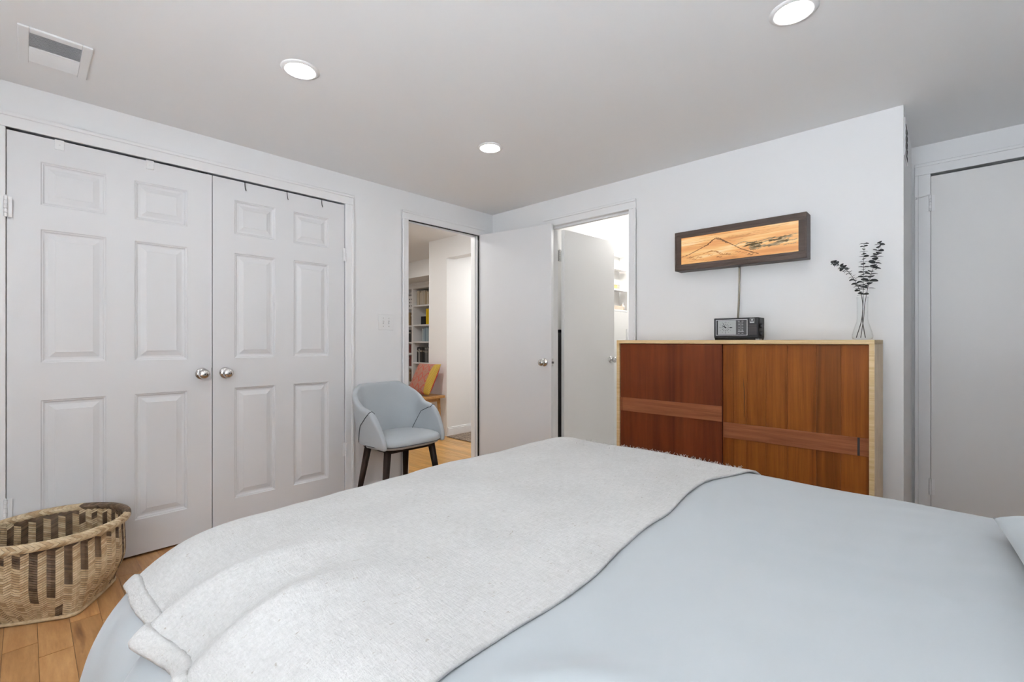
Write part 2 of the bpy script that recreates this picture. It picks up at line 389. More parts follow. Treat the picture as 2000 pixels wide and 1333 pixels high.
def panel_mesh(w_, h_, prof):
    """raised panel in the local yz plane, front toward +x; prof = [(inset, depth)]"""
    m = MB(); rings = []
    for ins, d in prof: rings.append([(d, ins, ins), (d, w_ - ins, ins), (d, w_ - ins, h_ - ins), (d, ins, h_ - ins)])
    vs = [p for r in rings for p in r]; fs = []
    for i in range(len(rings) - 1):
        for q in range(4):
            fs.append((i * 4 + q, i * 4 + (q + 1) % 4, i * 4 + 4 + (q + 1) % 4, i * 4 + 4 + q))
    k = (len(rings) - 1) * 4; fs.append((k, k + 1, k + 2, k + 3)); return m.add(vs, fs)
PROF = [(0, 0), (.004, -.0045), (.008, -.005), (.012, -.0105), (.016, -.012), (.024, -.012), (.046, -.0045), (.048, -.003)]
def six_panel(n, y0, y1, label, hinge_left):
    W = y1 - y0; T = .035; z0, z1 = .012, 2.020
    cols = [(.104, .328), (.436, .658)] if hinge_left else [(.108, .330), (.438, .662)]
    rowsz = [(.188, .826), (.996, 1.602), (1.712, 1.908)]
    holes = [(a, b, p, q) for a, b in cols for p, q in rowsz]
    xf = XL - .001
    d = MB().cells('x', -T, 0, 0, W, z0, z1, holes).box(-T - .002, -.02, 0.01, W - .01, z0, z1)
    o = d.build(f'door_{n}', 'door', origin=(0, 0, 0)); o.location = (xf, y0, 0); struct(o, label)
    for a, b, p, q in holes:
        pm = panel_mesh(b - a, q - p, PROF).build('panel', 'door', o); pm.location = (0, a, p)
    knob(o, (0, W - .048 if hinge_left else .063, .915), 'x')
    hy = -.003 if hinge_left else W + .003
    for z in (1.68, .36): hinge(o, .016, hy, z, 'y')
    return o
dA = six_panel(1, -.056, .716, 'white six panel closet door with two white clips on its top', True)
dB = six_panel(2, .720, 1.492, 'white six panel closet door with three black hooks on its top', False)
for y in (.165, .497):                                  # white clips over the left leaf
    c = MB().box(.0005, .004, y - .016, y + .016, 1.978, 2.022).box(-.036, .004, y - .016, y + .016, 2.0205, 2.0235)
    c.lathe([(0, 0), (.003, 0), (.003, .0015), (0, .0015)], 8, (.004, y, 2.0), 'x')
    c.build('clip', 'white', dA, bevel=.0015)
B(-.03, -.002, .708, .752, 2.0205, 2.027).build('catch', 'black', dA)
for y in (.161, .397, .615):
    MB().tube([(-.02, y, 2.0225), (.0025, y, 2.0225), (.0035, y, 2.005), (.006, y + .001, 1.985), (.010, y + .004, 1.972)], .0022, 6).build('hook', 'black', dB)
B(-.02, .0012, .7695, .7715, .885, .945).build('strike', 'chrome', dA)

def flush_leaf(n, label, L, T, zt, loc, rz, mat, z0=.012):
    o = B(0, L, 0, T, z0, zt).build(f'door_{n}', mat, bevel=.002)
    o.location = loc; o.rotation_euler = (0, 0, rz); return struct(o, label)
d3 = flush_leaf(3, 'open flat white hall door swung against the wall', .722, .035, 2.022, (XL + .004, 2.730, 0), R(8.9), 'door')
knob(d3, (.722 - .062, 0, .925), '-y')
B(.7215, .7232, .006, .029, .895, .955).build('latch_plate', 'chrome', d3)
B(.7232, .733, .011, .024, .917, .933).build('latch_bolt', 'metal_dark', d3)
for z in (1.80, .25): hinge(d3, -.001, .040, z, 'x', 'trim')
# bath leaf hinged at its left jamb, swung into the bath; local x runs along the leaf, its visible face is -y
d4 = flush_leaf(4, 'open flat white bathroom door swung into the bathroom', .69, .034, 2.014, (-2.291, 3.05, 0), R(85.2), 'flush')
knob(d4, (.69 - .06, 0, .925), '-y')
for z in (1.80, .245): hinge(d4, -.014, .036, z, 'x', 'chrome')
d5 = B(RO[0] + .004, RO[1] - .004, YRB - .004, YRB + .031, .012, 2.042).build('door_5', 'flush', origin=(RO[0], YRB, 0), bevel=.002)
struct(d5, 'closed flat white door in the recess')
for z in (1.885, .26): hinge(d5, .001, -.018, z, 'x')
MB().tube([(-.002, -.02, 1.935), (-.03, -.024, 1.928), (-.058, -.028, 1.924)], [.004, .0035, .003], 8).tube([(-.055, -.026, 1.924), (-.062, -.027, 1.9235)], .007, 8).build('hinge_stop', 'trim', d5)
knob(d5, (.70, -.004, .925), '-y')

# ------------------------------------------------------------------ ceiling fittings
def downlight(x, y, z, label, lens, group):
    t = thing('recessed_light', label, 'light', (x, y, z), 0, group)
    MB().lathe([(.053, .0), (.053, -.004), (.060, -.007), (.071, -.005), (.075, -.0005), (.075, 0)], 40).build('trim_ring', 'white', t, True)
    MB().lathe([(0, -.013), (.025, -.012), (.042, -.009), (.051, -.005), (.053, -.002)], 32).build('lens', lens, t, True)
    return t
downlight(-1.965, .79, CE, 'round recessed ceiling light before the closet doors', 'lens', None)
downlight(-1.948, 1.873, CE, 'round recessed ceiling light before the hall doorway', 'lens', None)
downlight(-.384, 1.815, CE, 'round recessed ceiling light before the lit picture and vase', 'lens', None)
for (x, y) in ((-.384, .75), (-1.965, -.30), (-.384, -.35)):
    downlight(x, y, CE, 'round recessed ceiling light on the window side of the room', 'lens', 'unseen bedroom lights')
for (x, y) in ((-3.7, 2.3), (-5.4, 3.0), (-3.6, 4.2)):
    downlight(x, y, HALLC if y < 4 else 2.2, 'round recessed light in the hall ceiling', 'hall_lens', 'hall lights')  # out-of-view lamps put in to light the hall
t = thing('bathroom_light', 'round globe bathroom ceiling light', 'light', (-2.08, 4.3, 2.3))  # out-of-view lamp put in to brighten the bathroom
MB().lathe([(.07, 0), (.075, -.01), (.06, -.02)], 32).build('base_ring', 'white', t, True)
MB().lathe([(0, -.16), (.05, -.153), (.085, -.125), (.10, -.09), (.085, -.05), (.06, -.02)], 32).build('diffuser', emit('bath_diffuser', (1, .985, .96), 60), t, True)

def ceiling_vent():
    x0, x1, y0, y1 = -2.705, -2.402, -.02, .182
    t = thing('ceiling_vent', 'white louvred ceiling vent above the closet doors', 'vent', ((x0 + x1) / 2, (y0 + y1) / 2, CE))
    cx, cy = (x0 + x1) / 2, (y0 + y1) / 2; xa, xb, ya, yb = -2.682 - cx, -2.437 - cx, .010 - cy, .152 - cy
    f = MB()
    X0, X1, Y0, Y1 = x0 - cx, x1 - cx, y0 - cy, y1 - cy
    f.box(X0, X1, Y0, ya, -.008, 0).box(X0, X1, yb, Y1, -.008, 0).box(X0, xa, ya, yb, -.008, 0).box(xb, X1, ya, yb, -.008, 0)
    xm = (xa + xb) / 2 + .002; f.box(xm - .004, xm + .004, ya, yb, -.009, -.001)
    f.build('frame', 'ceil', t, bevel=.003)
    B(xa, xb, ya, yb, -.0015, -.0005).build('backing', 'dark', t)
    def slat(s):
        m = MB(); dx = .0033 * s
        m.add([(-dx, ya, -.0015), (dx, ya, -.0085), (dx + .001, ya, -.0085), (-dx + .001, ya, -.0015), (-dx, yb, -.0015), (dx, yb, -.0085), (dx + .001, yb, -.0085), (-dx + .001, yb, -.0015)],
              [(0, 1, 2, 3), (4, 7, 6, 5), (0, 4, 5, 1), (1, 5, 6, 2), (2, 6, 7, 3), (3, 7, 4, 0)])
        return m
    for s, a, b in ((-1, xa, xm - .004), (1, xm + .004, xb)):
        base = None; n = 11
        for i in range(n):
            if base is None: o = slat(s).build('slat', 'ceil', t); base = o
            else: o = base.copy(); col.objects.link(o); o.parent = t
            o.location.x = a + (i + .5) * (b - a) / n
ceiling_vent()
def wall_vent():
    t = thing('wall_vent', 'narrow slotted vent high on the recess return wall', 'vent', (XREC, 3.02, 1.0 + 1.09))
    B(0, .005, -.10, .10, -.095, .09).build('frame', 'trim', t, bevel=.001)
    for k, h in enumerate((.020, .022, .021, .018, .012)):
        B(.0048, .0062, -.07, .07, -.085 + k * .0345, -.085 + k * .0345 + h).build('slot', 'dark', t)
wall_vent()

# light switch
t = thing('light_switch', 'white double toggle switch plate by the hall doorway', 'switch', (XL, 1.809, 1.232))
MB().box(0, .006, -.062, .062, -.057, .057).build('plate', 'white', t, bevel=.003)
for dy in (-.023, .023):
    B(.005, .0065, dy - .005, dy + .005, -.012, .012).build('slot', plain('switch_slot', (.55, .55, .55), .5), t)
    MB().add([(.006, dy - .004, -.008), (.006, dy + .004, -.008), (.006, dy + .004, .006), (.006, dy - .004, .006), (.018, dy - .003, -.013 if dy > 0 else .006), (.018, dy + .003, -.013 if dy > 0 else .006), (.016, dy + .003, -.005 if dy > 0 else .013), (.016, dy - .003, -.005 if dy > 0 else .013)],
             [(0, 1, 5, 4), (1, 2, 6, 5), (2, 3, 7, 6), (3, 0, 4, 7), (4, 5, 6, 7)]).build('toggle', 'white', t)
    for dz in (-.03, .03): MB().lathe([(0, 0), (.003, 0), (.002, .0012), (0, .0015)], 8, (.006, dy, dz), 'x').build('screw', 'chrome', t)

# ------------------------------------------------------------------ bed, duvet, throw, pillow
BX0, BX1, BY0, BY1, BZ = -1.26, .74, .40, 1.685, .628     # inner flat rectangle of the bed top
RHO = .30
def bed_pt(x, y, off=0.):
    """flat cloth coordinates -> draped position (rounded over the foot and both sides)"""
    cx = max(x, BX0); cy = min(max(y, BY0), BY1)
    dx, dy = x - cx, y - cy; e = math.hypot(dx, dy)
    if e < 1e-9: return Vector((x, y, BZ + off))
    ux, uy = dx / e, dy / e
    rho = RHO if uy < -.3 or ux < 0 else .2
    tm = R(78); arc = rho * tm
    if e <= arc:
        th = e / rho; o = rho * math.sin(th); dn = rho * (1 - math.cos(th))
    else:
        th = tm; o = rho * math.sin(tm) + (e - arc) * math.cos(tm); dn = rho * (1 - math.cos(tm)) + (e - arc) * math.sin(tm)
    o += off * math.sin(th); dn -= off * math.cos(th)
    return Vector((cx + ux * o, cy + uy * o, BZ - dn))
def wob(x, y):
    n = noise.noise(Vector((x * 1.7, y * 1.7, 3.1))) * .012 + noise.noise(Vector((x * 5, y * 3.2, 9))) * .005
    n += noise.noise(Vector((x * 3.5 + y * 2.0, y * 14 - x * 5, 2))) * .0034 * sm(-.5, .0, x)
    # fold in the duvet beside the throw
    s = (x + .36) * .77 - (y - .52) * .64; t2 = (x + .36) * .64 + (y - .52) * .77
    n += .014 * math.exp(-(s / .035) ** 2) * math.exp(-((t2 + .02) / .10) ** 2) - .010 * math.exp(-((s - .05) / .03) ** 2) * math.exp(-((t2 + .02) / .10) ** 2)
    # loose folds down the near side
    if y < BY0: n += (.015 * math.sin(x * 17 + 1.3 * math.sin(x * 6)) + .007 * math.sin(x * 41 + y * 9)) * sm(BY0, BY0 - .35, y)
    if x < BX0: n += .008 * math.sin(y * 13) * sm(BX0, BX0 - .35, x)
    return n
bedt = thing('bed', 'bed standing under the pale blue duvet', 'bed', (-.3, 1.04, 0))
def bl(x0, x1, y0, y1, z0, z1): return B(x0 + .3, x1 + .3, y0 - 1.04, y1 - 1.04, z0, z1)
bl(-1.30, .72, .36, 1.72, .30, .585).build('mattress', 'white', bedt, bevel=.05, bseg=4)
bl(-1.31, .74, .35, 1.73, .16, .30).build('base', 'bench', bedt, bevel=.01)
for x in (-1.25, .66):
    for y in (.41, 1.67): bl(x - .03, x + .03, y - .03, y + .03, 0, .16).build('leg', 'legwood', bedt)
def cloth(name, xs, ys, off, mat, fn):
    m = MB(); P = []
    for x in xs:
        P.append([bed_pt(x, y, off + fn(x, y)) for y in ys])
    return m.grid(P)
def lin(a, b, n): return [a + (b - a) * i / (n - 1) for i in range(n)]
m = cloth('duvet', lin(-1.76, .73, 190), lin(-.12, 2.12, 170), .012, 'duvet', wob)
du = m.build('duvet', 'duvet', None, True, origin=(-.3, 1.04, .628))
so = du.modifiers.new('s', 'SOLIDIFY'); so.thickness = .012; so.offset = -1
tag(du, 'pale blue grey duvet spread over the bed', 'duvet')

def throw_fn(x, y):
    n = wob(x, y)
    n += .0035 * noise.noise(Vector((x * 2.2, y * 9, 1)))
    fade = sm(.60, .20, y)
    for xr, a, wd, tilt in ((-1.035, .026, .040, .10), (-.845, .034, .045, .15), (-.94, -.006, .03, .12), (-1.16, .006, .05, .1)):
        n += a * fade * math.exp(-((x - xr - tilt * (y - .2)) / wd) ** 2)
    n += .010 * sm(-.55, -.50, x) * 0
    return n + .002
def edge_x(y):           # the long side of the throw is not quite straight
    return -.505 + .022 * math.sin(y * 3.1 + .8) + .010 * math.sin(y * 11) - .035 * sm(1.1, 1.35, y) + .05 * sm(1.4, 1.75, y)
YN, YF = .145, 1.80
tm_ = MB(); P = []
us = lin(0, 1, 170); vs_ = lin(YN, YF, 190)
for u in us:
    row = []
    for y in vs_:
        yy = y + (.006 * math.sin(u * 7) + .016 * math.exp(-((u - .66) / .08) ** 2)) * sm(.5, YN, y)
        x = -1.72 + (edge_x(y) + 1.72) * u
        row.append(bed_pt(x, yy, .020 + throw_fn(x, yy)))
    P.append(row)
tw = thing('throw_blanket', 'cream woven cotton throw laid across the foot of the bed', 'blanket', (-1.0, 1.0, .62))
def loc(pts, o=(-1.0, 1.0, .62)): return [[Vector(p) - Vector(o) for p in r] for r in pts]
tc = tm_.grid(loc(P)).build('cloth', 'throw', tw, True)
so = tc.modifiers.new('s', 'SOLIDIFY'); so.thickness = .007; so.offset = -1
# turned hem along the near end
hm = MB(); Ph = []
for u in lin(0, 1, 170):
    row = []
    for q in range(9):
        a = q / 8; y = YN - .006 + a * .034
        yy = y + (.006 * math.sin(u * 7) + .016 * math.exp(-((u - .66) / .08) ** 2)) * sm(.5, YN, y)
        x = -1.72 + (edge_x(y) + 1.72) * u
        puff = .0085 * math.sqrt(max(0, 1 - (2 * a - 1) ** 4)) + .0016 * math.sin(u * 240 + 2 * math.sin(u * 50))
        row.append(bed_pt(x, yy, .0195 + throw_fn(x, yy) + puff))
    Ph.append(row)
ho = hm.grid(loc(Ph)).build('hem', 'throw', tw, True); ho['label'] = 'thick gathered hem'
so = ho.modifiers.new('s', 'SOLIDIFY'); so.thickness = .012; so.offset = -1
# fringe on the far end and loose threads
fr = MB(); rr = random.Random(5); o0 = Vector((-1.0, 1.0, .62))
for i in range(520):
    x = rr.uniform(-1.25, -.50); y = YF + rr.uniform(-.004, .004)
    p = bed_pt(x, y, .022 + throw_fn(x, y)); d = Vector((rr.uniform(-.6, .6), rr.uniform(.2, 1), rr.uniform(-.4, .5))).normalized() * rr.uniform(.008, .026)
    fr.tube([p - o0, p + d * .5 + Vector((0, 0, .003)) - o0, p + d - o0], [.0008, .0007, .0004], 4)
for i in range(260):
    y = rr.uniform(1.62, YF); x = rr.uniform(-1.2, -.53)
    p = bed_pt(x, y, .021 + throw_fn(x, y)); d = Vector((rr.uniform(-1, 1), rr.uniform(-1, 1), rr.uniform(.3, 1.2))).normalized() * rr.uniform(.004, .013)
    fr.tube([p - o0, p + d - o0], [.0007, .0004], 4)
fo = fr.build('fringe', 'throw', tw); fo['kind'] = 'stuff'

def pillow_mesh(W, D, T, n=40, pinch=.06, seed=0, wr=.006):
    top = []; bot = []
    for i in range(n):
        a = -1 + 2 * i / (n - 1); rt = []; rb = []
        for j in range(n):
            b = -1 + 2 * j / (n - 1)
            k = (max(0, 1 - abs(a) ** 2.6) * max(0, 1 - abs(b) ** 2.6)) ** .5
            x = a * W / 2 * (1 - pinch * (1 - b * b)); y = b * D / 2 * (1 - pinch * (1 - a * a))
            nz = noise.noise(Vector((x * 9 + seed, y * 9, 1))) * wr + noise.noise(Vector((x * 22, y * 7 + seed, 4))) * wr * .7
            rt.append((x, y, T / 2 * k + nz * k)); rb.append((x, y, -T / 2 * k))
        top.append(rt); bot.append(rb)
    m = MB(); m.grid(top); m.grid(bot, flip=True); return m
pl = pillow_mesh(.50, .76, .14, 56, .04, 3, .016).build('pillow', 'pillow', None, True)
pl.location = (.345, 1.165, BZ + .078); pl.rotation_euler = (0, R(-4), R(3))
tag(pl, 'wrinkled pale grey blue pillow on the duvet', 'pillow')

# ------------------------------------------------------------------ wooden cabinet
CX0, CX1, CY0, CY1, CZ = -1.496, -.2285, 2.53, 2.885, 1.10
cb = thing('sideboard', 'plywood sideboard with two reddish brown sliding doors', 'cabinet', ((CX0 + CX1) / 2, (CY0 + CY1) / 2, 0))
ox, oy = (CX0 + CX1) / 2, (CY0 + CY1) / 2
def cbx(x0, x1, y0, y1, z0, z1, name, mat, bev=0, par=None):
    return B(x0 - ox, x1 - ox, y0 - oy, y1 - oy, z0, z1).build(name, mat, par or cb, bevel=bev)
cbx(CX0, CX1, CY0, CY1, CZ - .0195, CZ, 'top', 'ply', .001)
cbx(CX0, CX0 + .0195, CY0, CY1, .10, CZ - .0195, 'side_panel', 'ply', .001)
MB().box(CX1 - .0195 - ox, CX1 - .0005 - ox, CY0 - oy, CY0 + .001 - oy, .10, CZ - .0195).box(CX1 - .0195 - ox, CX1 - ox, CY0 + .001 - oy, CY1 - oy, .10, CZ - .0195, 1).build('side_panel', ['ply', 'ply_side'], cb)
cbx(CX0 + .0195, CX1 - .0195, CY0, CY1, .10, .12, 'bottom', 'ply')
cbx(CX0 + .0195, CX1 - .0195, CY1 - .008, CY1, .12, CZ - .0195, 'back', 'ply')
cbx(CX0 + .1, CX1 - .1, CY0 + .06, CY1 - .03, 0, .10, 'plinth', 'legwood')
xm = -.868
MB().box(CX0 + .0205 - ox, xm - ox, CY0 + .010 - oy, CY0 + .024 - oy, .122, CZ - .0215).build('door', 'cab_dark', cb, bevel=.0008)
rd = MB().box(xm - .03 - ox, CX1 - .0205 - ox, CY0 + .046 - oy, CY0 + .050 - oy, .122, CZ - .0215).build('door', 'cab_light', cb)
# right door is made of six glued boards
bw = [xm - .03, xm + .052, xm + .115, xm + .205, xm + .30, xm + .42, xm + .515, CX1 - .0205]
for i in range(len(bw) - 1):
    B(bw[i] + .0002 - ox, bw[i + 1] - .0002 - ox, CY0 + .030 - oy, CY0 + .046 - oy, .122, CZ - .0215).build('board', 'cab_light', rd, bevel=.0004)
MB().tube([(xm + .10 - ox, CY0 + .0297 - oy, .90), (xm + .104 - ox, CY0 + .0297 - oy, .83), (xm + .103 - ox, CY0 + .0297 - oy, .70)], [.0004, .0016, .0006], 5).build('crack', 'black', rd)
def band(x0, x1, ya, z0, z1, sl0, sl1):
    m = MB()
    m.box(x0 - ox, sl0 - ox, ya - .004 - oy, ya - oy, z0, z1).box(sl1 - ox, x1 - ox, ya - .004 - oy, ya - oy, z0, z1)
    m.build('pull_band', 'cab_band', cb, bevel=.0005)
    B(sl0 - ox, sl1 - ox, ya - .002 - oy, ya - .0002 - oy, z0, z1).build('finger_slot', 'dark', cb)
band(CX0 + .021, xm, CY0 + .010, .666, .748, CX0 + .036, CX0 + .0375)
band(xm + .001, CX1 - .021, CY0 + .030, .582, .663, -.292, -.283)

# ------------------------------------------------------------------ lit picture box
lb = thing('lit_picture_box', 'walnut framed backlit picture of a mountain landscape on wall', 'picture', (-.888, YR, 1.652))
HW, HH, DP = .355, .12, .092
fm = MB()
fm.box(-HW, HW, -DP, 0, HH - .038, HH).box(-HW, HW, -DP, 0, -HH, -HH + .038)
fm.box(-HW, -HW + .038, -DP, 0, -HH + .038, HH - .038).box(HW - .038, HW, -DP, 0, -HH + .038, HH - .038)
fm.build('frame', 'walnut', lb, bevel=.0015)
for z in (HH - .012, -HH + .012): B(-HW, HW, -DP - .003, -DP, z - .012, z + .012).build('moulding', 'walnut', lb, bevel=.002)
B(HW - .010, HW, -DP - .003, -DP, -HH + .024, HH - .024).build('moulding', 'walnut', lb, bevel=.001)
B(-HW, -HW + .010, -DP - .003, -DP, -HH + .024, HH - .024).build('moulding', 'walnut', lb, bevel=.001)
def art_mat():
    m, nt, b = newmat('backlit_wood_print')
    n = noise_tex(nt, coords(nt, (1.6, 1, 22)), 1.6, 5, .55, .4)
    c = ramp(nt, n.outputs[0], [(.25, (.42, .14, .03)), (.42, (.80, .34, .09)), (.55, (.95, .55, .20)), (.70, (1, .85, .55))])
    # object coordinates and a coarse noise, not wired into the glow
    sx = nd(nt, 'ShaderNodeSeparateXYZ'); tc = nd(nt, 'ShaderNodeTexCoord'); nt.links.new(tc.outputs['Object'], sx.inputs[0])
    gr = nd(nt, 'ShaderNodeTexNoise'); gr.inputs['Scale'].default_value = 2.0; nt.links.new(coords(nt, (1.3, 1, 5)), gr.inputs['Vector'])
    nt.links.new(c, b.inputs['Emission Color']); b.inputs['Base Color'].default_value = (.10, .05, .02, 1)
    b.inputs['Emission Strength'].default_value = .48; b.inputs['Roughness'].default_value = .3
    return m
pic = B(-HW + .036, HW - .036, -DP + .006, -DP + .010, -HH + .036, HH - .036).build('picture', art_mat(), lb)
def ink(name, c): return emit(name, c, .16)
I1, I2, I3 = ink('print_brown', (.20, .085, .022)), ink('print_grey', (.34, .25, .13)), ink('print_rust', (.50, .22, .06))
PW, PH = 2 * (HW - .038), 2 * (HH - .038)
def line(pts, wd, mat):
    wd *= 1.35
    m = MB(); pts = [Vector((-PW / 2 + min(1, u) * PW, 0, PH / 2 - v * PH)) for u, v in pts]; vs = []; n = len(pts)
    fine = []
    for i in range(n - 1):
        for k in range(4): fine.append(pts[i].lerp(pts[i + 1], k / 4))
    fine.append(pts[-1]); vs = []; fs = []
    for i, p in enumerate(fine):
        t = (fine[min(i + 1, len(fine) - 1)] - fine[max(i - 1, 0)]).normalized(); nn = Vector((-t.z, 0, t.x))
        q = wd * (.25 + .75 * abs(math.sin(i * 1.7 + wd * 900))) * (1 if 0 < i < len(fine) - 1 else .2)
        vs += [p + nn * q, p - nn * q]
    vs = [(v.x, -DP + .0055, v.z) for v in vs]; vs = [(x, y, max(-PH / 2, min(PH / 2, z))) for x, y, z in vs]
    for i in range(len(fine) - 1): fs.append((2 * i, 2 * i + 1, 2 * i + 3, 2 * i + 2))
    return m.add(vs, fs).build('print_line', mat, lb)
line([(0, .72), (.07, .66), (.13, .57), (.20, .46), (.26, .36), (.305, .22), (.33, .17), (.36, .19), (.41, .32), (.46, .45), (.50, .55), (.55, .68), (.62, .80), (.70, .93)], .0022, I1)
line([(.24, .42), (.28, .30), (.31, .20)], .0035, I1)
line([(.33, .20), (.37, .24), (.42, .38), (.44, .40)], .0032, I1)
line([(.05, .80), (.12, .74), (.20, .70), (.27, .63), (.33, .64), (.37, .72), (.40, .80)], .0018, I3)
line([(.28, .60), (.33, .66), (.38, .80), (.42, .82)], .0022, I3)
line([(.50, .55), (.54, .46), (.58, .44), (.63, .52), (.70, .50), (.78, .44), (.84, .46), (.92, .44), (1, .40)], .0022, I2)
line([(.56, .62), (.64, .56), (.72, .56), (.78, .50), (.83, .42)], .0032, I2)
line([(.62, .70), (.70, .66), (.78, .68), (.86, .62), (.93, .60)], .006, I2)
line([(.84, .50), (.90, .46), (.96, .48)], .006, I2)
rr = random.Random(11)
for i in range(16):
    u = rr.uniform(.0, .9); v = rr.uniform(.03, .40)
    line([(u, v), (u + .06, v - .015), (u + .13, v + .01), (u + .22, v - .02)], rr.uniform(.0006, .0012), I3)
for i in range(14):
    u = rr.uniform(.55, .90); v = rr.uniform(.52, .78)
    line([(u, v), (u + .03, v - .03), (u + .07, v - .02), (u + .10, v - .05)], rr.uniform(.002, .0045), I2)
for i in range(34):
    u = rr.uniform(.02, .66); v = rr.uniform(.76, .97)
    line([(u, v), (u + .015, v - .03), (u + .03, v + .01), (u + .05, v - .01)], rr.uniform(.0008, .0016), rr.choice((I1, I3, I3)))
cdp = [(-.877, YR - .047, 1.534), (-.879, YR - .04, 1.50), (-.884, YR - .027, 1.42), (-.889, YR - .018, 1.32), (-.896, YR - .012, 1.20), (-.90, YR - .010, 1.102)]
cdm = MB().tube([Vector(p) - Vector((-.888, YR, 1.652)) for p in cdp], .0052, 8)
cdm.build('cord', 'cord', lb, True)
MB().lathe([(0, .006), (.006, .004), (.006, -.01), (0, -.012)], 10, (.011, -.047, -.12)).build('cord_socket', 'black', lb)

# ------------------------------------------------------------------ clock radio
rx0, rx1, ry0, ry1 = -.960, -.730, 2.68, 2.79
rt = thing('clock_radio', 'black vintage clock radio with silver dial on sideboard', 'radio', (rx0, ry0, CZ))
RW, RD, RH = rx1 - rx0, ry1 - ry0, .122
body = MB()
prof = [(.012, 0), (.0, .018), (.0, RH), (RD, RH), (RD, .018), (RD - .01, 0)]
body.add([(0, y, z) for y, z in prof] + [(RW, y, z) for y, z in prof], [tuple(range(6)), tuple(range(6, 12))[::-1]] + [(i, (i + 1) % 6, 6 + (i + 1) % 6, 6 + i) for i in range(6)])
body.build('body', plain('radio_case', (.016, .016, .017), .6, spec=.2), rt, bevel=.003)
def rb(x0, x1, z0, z1, d, name, mat): return B(x0, x1, -d, .002, z0, z1).build(name, mat, rt)
sv = plain('silver_bezel', (.75, .75, .75), .3, .3)
bz = MB().cells('y', -.003, .001, .011, .176, .026, .113, [(.0135, .1735, .0285, .1105)]); bz.build('bezel', sv, rt)
rb(.0135, .1735, .0285, .1105, .0004, 'window', 'black')
rb(.022, .118, .031, .108, .001, 'clock_face', plain('clock_face', (.36, .37, .37), .5))
cxk, czk = .063, .0695
mk = MB(); bk = 'black'
for i in range(12):
    a = math.pi / 2 - i * math.pi / 6; r0, r1 = .013, .021
    p0 = Vector((cxk + r0 * math.cos(a), -.0014, czk + r0 * math.sin(a))); p1 = Vector((cxk + r1 * math.cos(a), -.0014, czk + r1 * math.sin(a)))
    mk.tube([p0, p1], .0009, 4)
    r2 = .030
    if i % 3: mk.tube([(cxk + r2 * math.cos(a), -.0014, czk + r2 * math.sin(a)), (cxk + (r2 + .002) * math.cos(a), -.0014, czk + (r2 + .002) * math.sin(a))], .0009, 4)
mk.build('hour_marks', bk, rt)
def text(s, size, loc_, mat, parent, name='numeral'):
    cu = bpy.data.curves.new(name, 'FONT'); cu.body = s; cu.size = size; cu.align_x = 'CENTER'; cu.align_y = 'CENTER'; cu.extrude = .0001
    tmp = bpy.data.objects.new('tmp', cu); col.objects.link(tmp)
    me = bpy.data.meshes.new_from_object(tmp.evaluated_get(bpy.context.evaluated_depsgraph_get())); bpy.data.objects.remove(tmp)
    me.materials.clear(); me.materials.append(M[mat] if isinstance(mat, str) else mat)
    o = bpy.data.objects.new(name, me); col.objects.link(o); o.parent = parent; o.location = loc_; o.rotation_euler = (R(90), 0, 0); return o
bpy.context.view_layer.update()
for s, a in (('12', 90), ('9', 180), ('6', 270)):
    text(s, .010, (cxk + .029 * math.cos(R(a)), -.0013, czk + .029 * math.sin(R(a))), bk, rt)
def hand(a, L, r): MB().tube([(cxk - .004 * math.cos(R(a)), -.002, czk - .004 * math.sin(R(a))), (cxk + L * math.cos(R(a)), -.002, czk + L * math.sin(R(a)))], [r, r * .7], 6).build('hand', bk, rt)
hand(119, .027, .0016); hand(150, .021, .0024); hand(0, .020, .0007)
MB().tube([(cxk + .020, -.002, czk), (cxk + .028, -.002, czk), (cxk + .036, -.002, czk)], [.001, .0034, .0012], 8).build('alarm_pointer', bk, rt)
MB().lathe([(0, 0), (.004, 0), (.003, .003), (0, .003)], 12, (cxk, -.001, czk), '-y').build('hub', bk, rt)
rb(.119, .170, .031, .108, .0008, 'tuning_dial', plain('dial_black', (.03, .03, .032), .3))
dm = MB(); gw = plain('dial_print', (.55, .55, .52), .5)
for i in range(6):
    for x in (.130, .147): dm.box(x, x + .008 - .001 * (i % 2), -.0013, -.0007, .050 + i * .0085, .052 + i * .0085)
for x in (.128, .147):
    for z in (.036, .102): dm.box(x, x + .009, -.0013, -.0007, z, z + .002)
dm.box(.1425, .1435, -.0013, -.0007, .048, .097)
dm.build('dial_marks', gw, rt)
rb(.128, .158, .0455, .0472, .0015, 'dial_needle', sv)
eb = MB().cells('y', -.0014, 0, .188, .210, .092, .118, [(.1895, .2085, .0995, .1165)]); eb.lathe([(0, 0), (.0055, 0), (.0055, .0012), (0, .0014)], 14, (.199, 0, .108), '-y')
eb.build('emblem', plain('emblem_silver', (.5, .5, .5), .4), rt)
B(.191, .207, -.0018, -.0008, .1005, .1035).build('emblem_bar', 'black', rt)
gm = MB()
for i in range(9): gm.box(.182, .221, -.0008, .0005, .030 + i * .0062, .033 + i * .0062)
gm.build('speaker_grille', plain('grille_brown', (.045, .035, .033), .6), rt)
for z, r in ((.076, .013), (.034, .0125)):
    MB().lathe([(0, 0), (r * .8, 0), (r, .002), (r, .011), (r * .85, .013), (0, .013)], 18, (RW, .03, z), 'x').build('side_knob', bk, rt, True)
B(RW - .014, RW + .004, .0, .05, 0, .008).build('foot', plain('foot_grey', (.2, .2, .2), .5), rt)

